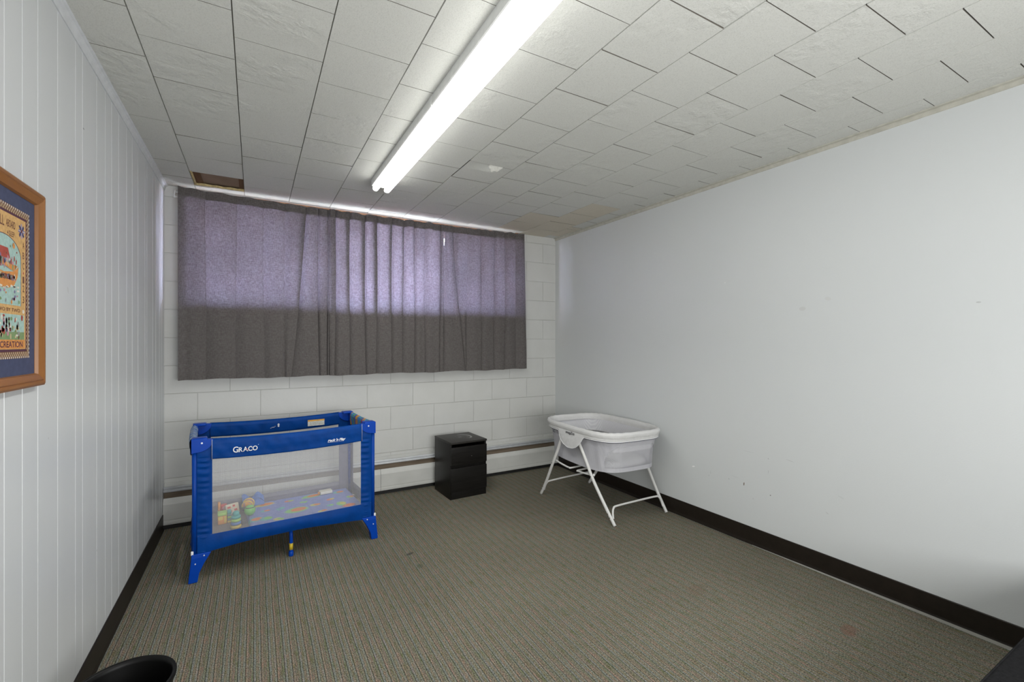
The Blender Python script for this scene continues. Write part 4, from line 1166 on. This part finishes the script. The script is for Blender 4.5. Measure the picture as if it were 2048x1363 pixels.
for j in range(NV):
    for i in range(NU):
        q = [body(i / NU, j / NV), body((i + 1) / NU, j / NV), body((i + 1) / NU, (j + 1) / NV), body(i / NU, (j + 1) / NV)]
        ((ne if (i + .5) / NU > .5 else ne2) if in_net((i + .5) / NU, (j + .5) / NV) else cl).add(q, [(0, 1, 2, 3)], 0, True)
cl.grid(lambda u, v: tuple(Vector(body(u, 0)) * v + Vector((0, 0, .360)) * (1 - v)), 60, 6, closed_u=True)
cl.build('basket', M['bas_cloth'], ba); ne.build('mesh_window', M['net_b'], ba); ne2.build('mesh_window', M['net_b'], ba)
m = MB(); m.grid(lambda u, v: (lambda p: (p[0], p[1], p[2]))(body(u, .62 + .42 * v, -.006)), 160, 8, closed_u=True); m.build('lining', M['bas_in'], ba)
MB().tube([body(k / 120, .62, -.009) for k in range(120)], .0022, seg=6, closed=True).build('lining_seam', M['grey_nub'], ba)
# mattress
m = MB()
m.grid(lambda u, v: ring_pt(u, .372 + .058 * v, .235 + .012 * math.sin(PI * v), .345 + .012 * math.sin(PI * v)), 80, 6, closed_u=True)
m.grid(lambda u, v: tuple(Vector(ring_pt(u, .430, .235, .345)) * v + Vector((0, 0, .440)) * (1 - v)), 80, 6, closed_u=True)
m.grid(lambda u, v: tuple(Vector(ring_pt(u, .372, .235, .345)) * v + Vector((0, 0, .372)) * (1 - v)), 80, 2, closed_u=True)
m.build('mattress', M['bas_mat'], ba)
# embroidered name on the near flap
t = text_mb('snugZzz', .030, .0006, .15, .0002)
wd = max(v[0] for v in t.v)
t.v = [(v[0] * .125 / wd, v[1] * 1.0, v[2]) for v in t.v]
# faces -x, reading from far (left) to near (right): text x -> -y
t.xform(Matrix.Translation((-.3150, .035, .604)) @ Matrix(((0, 0, -1, 0), (-1, 0, 0, 0), (0, 1, 0, 0), (0, 0, 0, 1))))
t.build('embroidery', M['ink_g'], ba)
# legs
def loc(x, y_, z):   # world -> bassinet local
    dx, dy = x - 2.458, y_ - 2.873
    c, s_ = math.cos(-BR), math.sin(-BR)
    return (dx * c - dy * s_, dx * s_ + dy * c, z)
LEG = .0125
feet = [(2.172, 3.316, 1), (2.244, 2.462, -1), (2.734, 3.353, 1), (2.775, 2.467, -1)]
tops = [(2.163, 2.985, .575), (2.160, 2.785, .575), (2.762, 2.985, .575), (2.764, 2.80, .575)]
for (fx, fy, d), (tx, ty, tz) in zip(feet, tops):
    side = -1 if fx < 2.5 else 1
    F0 = Vector(loc(fx, fy, .0)); T0 = Vector(loc(tx, ty, tz))
    mid = F0.lerp(T0, .52) + Vector((side * .006, -d * .016, .0)); q = F0.lerp(T0, .25) + Vector((side * .002, -d * .012, 0)); q2 = F0.lerp(T0, .78) + Vector((0, -d * .008, 0))
    path = catmull([F0 + Vector((0, 0, .004)), q, mid, q2, T0], 8)
    lg = MB().tube(path, LEG, seg=16, flat=.85).build('leg', M['white_tube'], ba)
    for k in (.052, .078): 
        p = path[0].lerp(path[8], k / .145)
        MB().tube([p + Vector((side * .0105, 0, 0)), p + Vector((side * .0135, 0, 0))], .0028, seg=8).build('screw', M['black'], lg)
    p = path[17]; MB().tube([p + Vector((side * .0105, 0, 0)), p + Vector((side * .0138, 0, 0))], .0030, seg=8).build('screw', M['black'], lg)
# cross bars near the feet (each dips down along its legs)
for d, (A_, B_) in ((-1, ((2.262, 2.510), (2.758, 2.516))), (1, ((2.190, 3.262), (2.722, 3.300)))):
    ax, ay = A_; bx, by = B_
    pts = [loc(ax - .008, ay + d * .020, .045), loc(ax - .002, ay + d * .008, .085), loc(ax + .012, ay, .112), loc(ax + .045, ay - d * .004, .122), loc((ax + bx) / 2, (ay + by) / 2 - d * .004, .124),
           loc(bx - .045, by - d * .004, .122), loc(bx - .012, by, .112), loc(bx + .004, by + d * .008, .085), loc(bx + .008, by + d * .020, .045)]
    MB().tube(catmull(pts, 6), .0072, seg=12).build('cross_bar', M['white_tube'], ba)
# U-shaped support rails under the basket
for d, (ya, yb_) in ((1, (3.12, 2.945)), (-1, (2.635, 2.86))):
    pts = [loc(2.195, ya, .335), loc(2.20, ya - d * .02, .327), loc(2.205, (ya + yb_) / 2, .316), loc(2.212, yb_ + d * .022, .309), loc(2.235, yb_, .310), loc(2.48, yb_ + .004, .320),
           loc(2.69, yb_ + .01, .310), loc(2.712, yb_ + d * .03, .309), loc(2.718, (ya + yb_) / 2, .316), loc(2.728, ya + .01, .335)]
    MB().tube(catmull(pts, 6), .0072, seg=12).build('support_rail', M['white_tube'], ba)
MB().tube([loc(2.158, 3.09, .600), loc(2.150, 3.10, .585), loc(2.158, 3.085, .578)], .002, seg=6).build('tie_cord', M['navy'], ba)

# ================================================================ WASTE BIN
bn = thing('waste_bin', 'round black plastic waste bin on the carpet by the left baseboard', 'bin', (-.342, 1.745, 0))
MB().lathe([(.092, .0), (.095, .004), (.108, .12), (.122, .270), (.124, .290), (.130, .292), (.131, .300), (.128, .304), (.121, .302), (.119, .288), (.105, .12), (.090, .012), (.001, .010)], (0, 0, 0), 64, caps=False).lathe([(.092, 0), (.001, 0)], (0, 0, 0), 64, caps=False).build('bin_body', M['bin'], bn)
MB().tube([(.128 * math.cos(2 * PI * k / 72), .128 * math.sin(2 * PI * k / 72), .301) for k in range(72)], .0032, seg=8, closed=True).build('rim', M['bin'], bn)

# ================================================================ DARK BENCH (corner in view, bottom right)
bx = thing('upholstered_bench', 'charcoal fabric bench corner at the bottom right edge of the view', 'bench', (2.15, .15, 0))
MB().box((-.62, -.27, .06), (.62, .27, .36), bev=.015).build('base', M['char'], bx)
m = MB(); m.box((-.64, -.285, .36), (.64, .287, .422), bev=.012); m.build('seat_pad', M['char'], bx)
MB().tube([(-.63, .283, .418), (.63, .283, .418)], .003, seg=8).build('piping', M['char'], bx)
for x in (-.55, .55):
    for yy in (-.21, .21): MB().lathe([(.018, 0), (.025, .06)], (x, yy, 0), 16).build('leg', M['black'], bx)
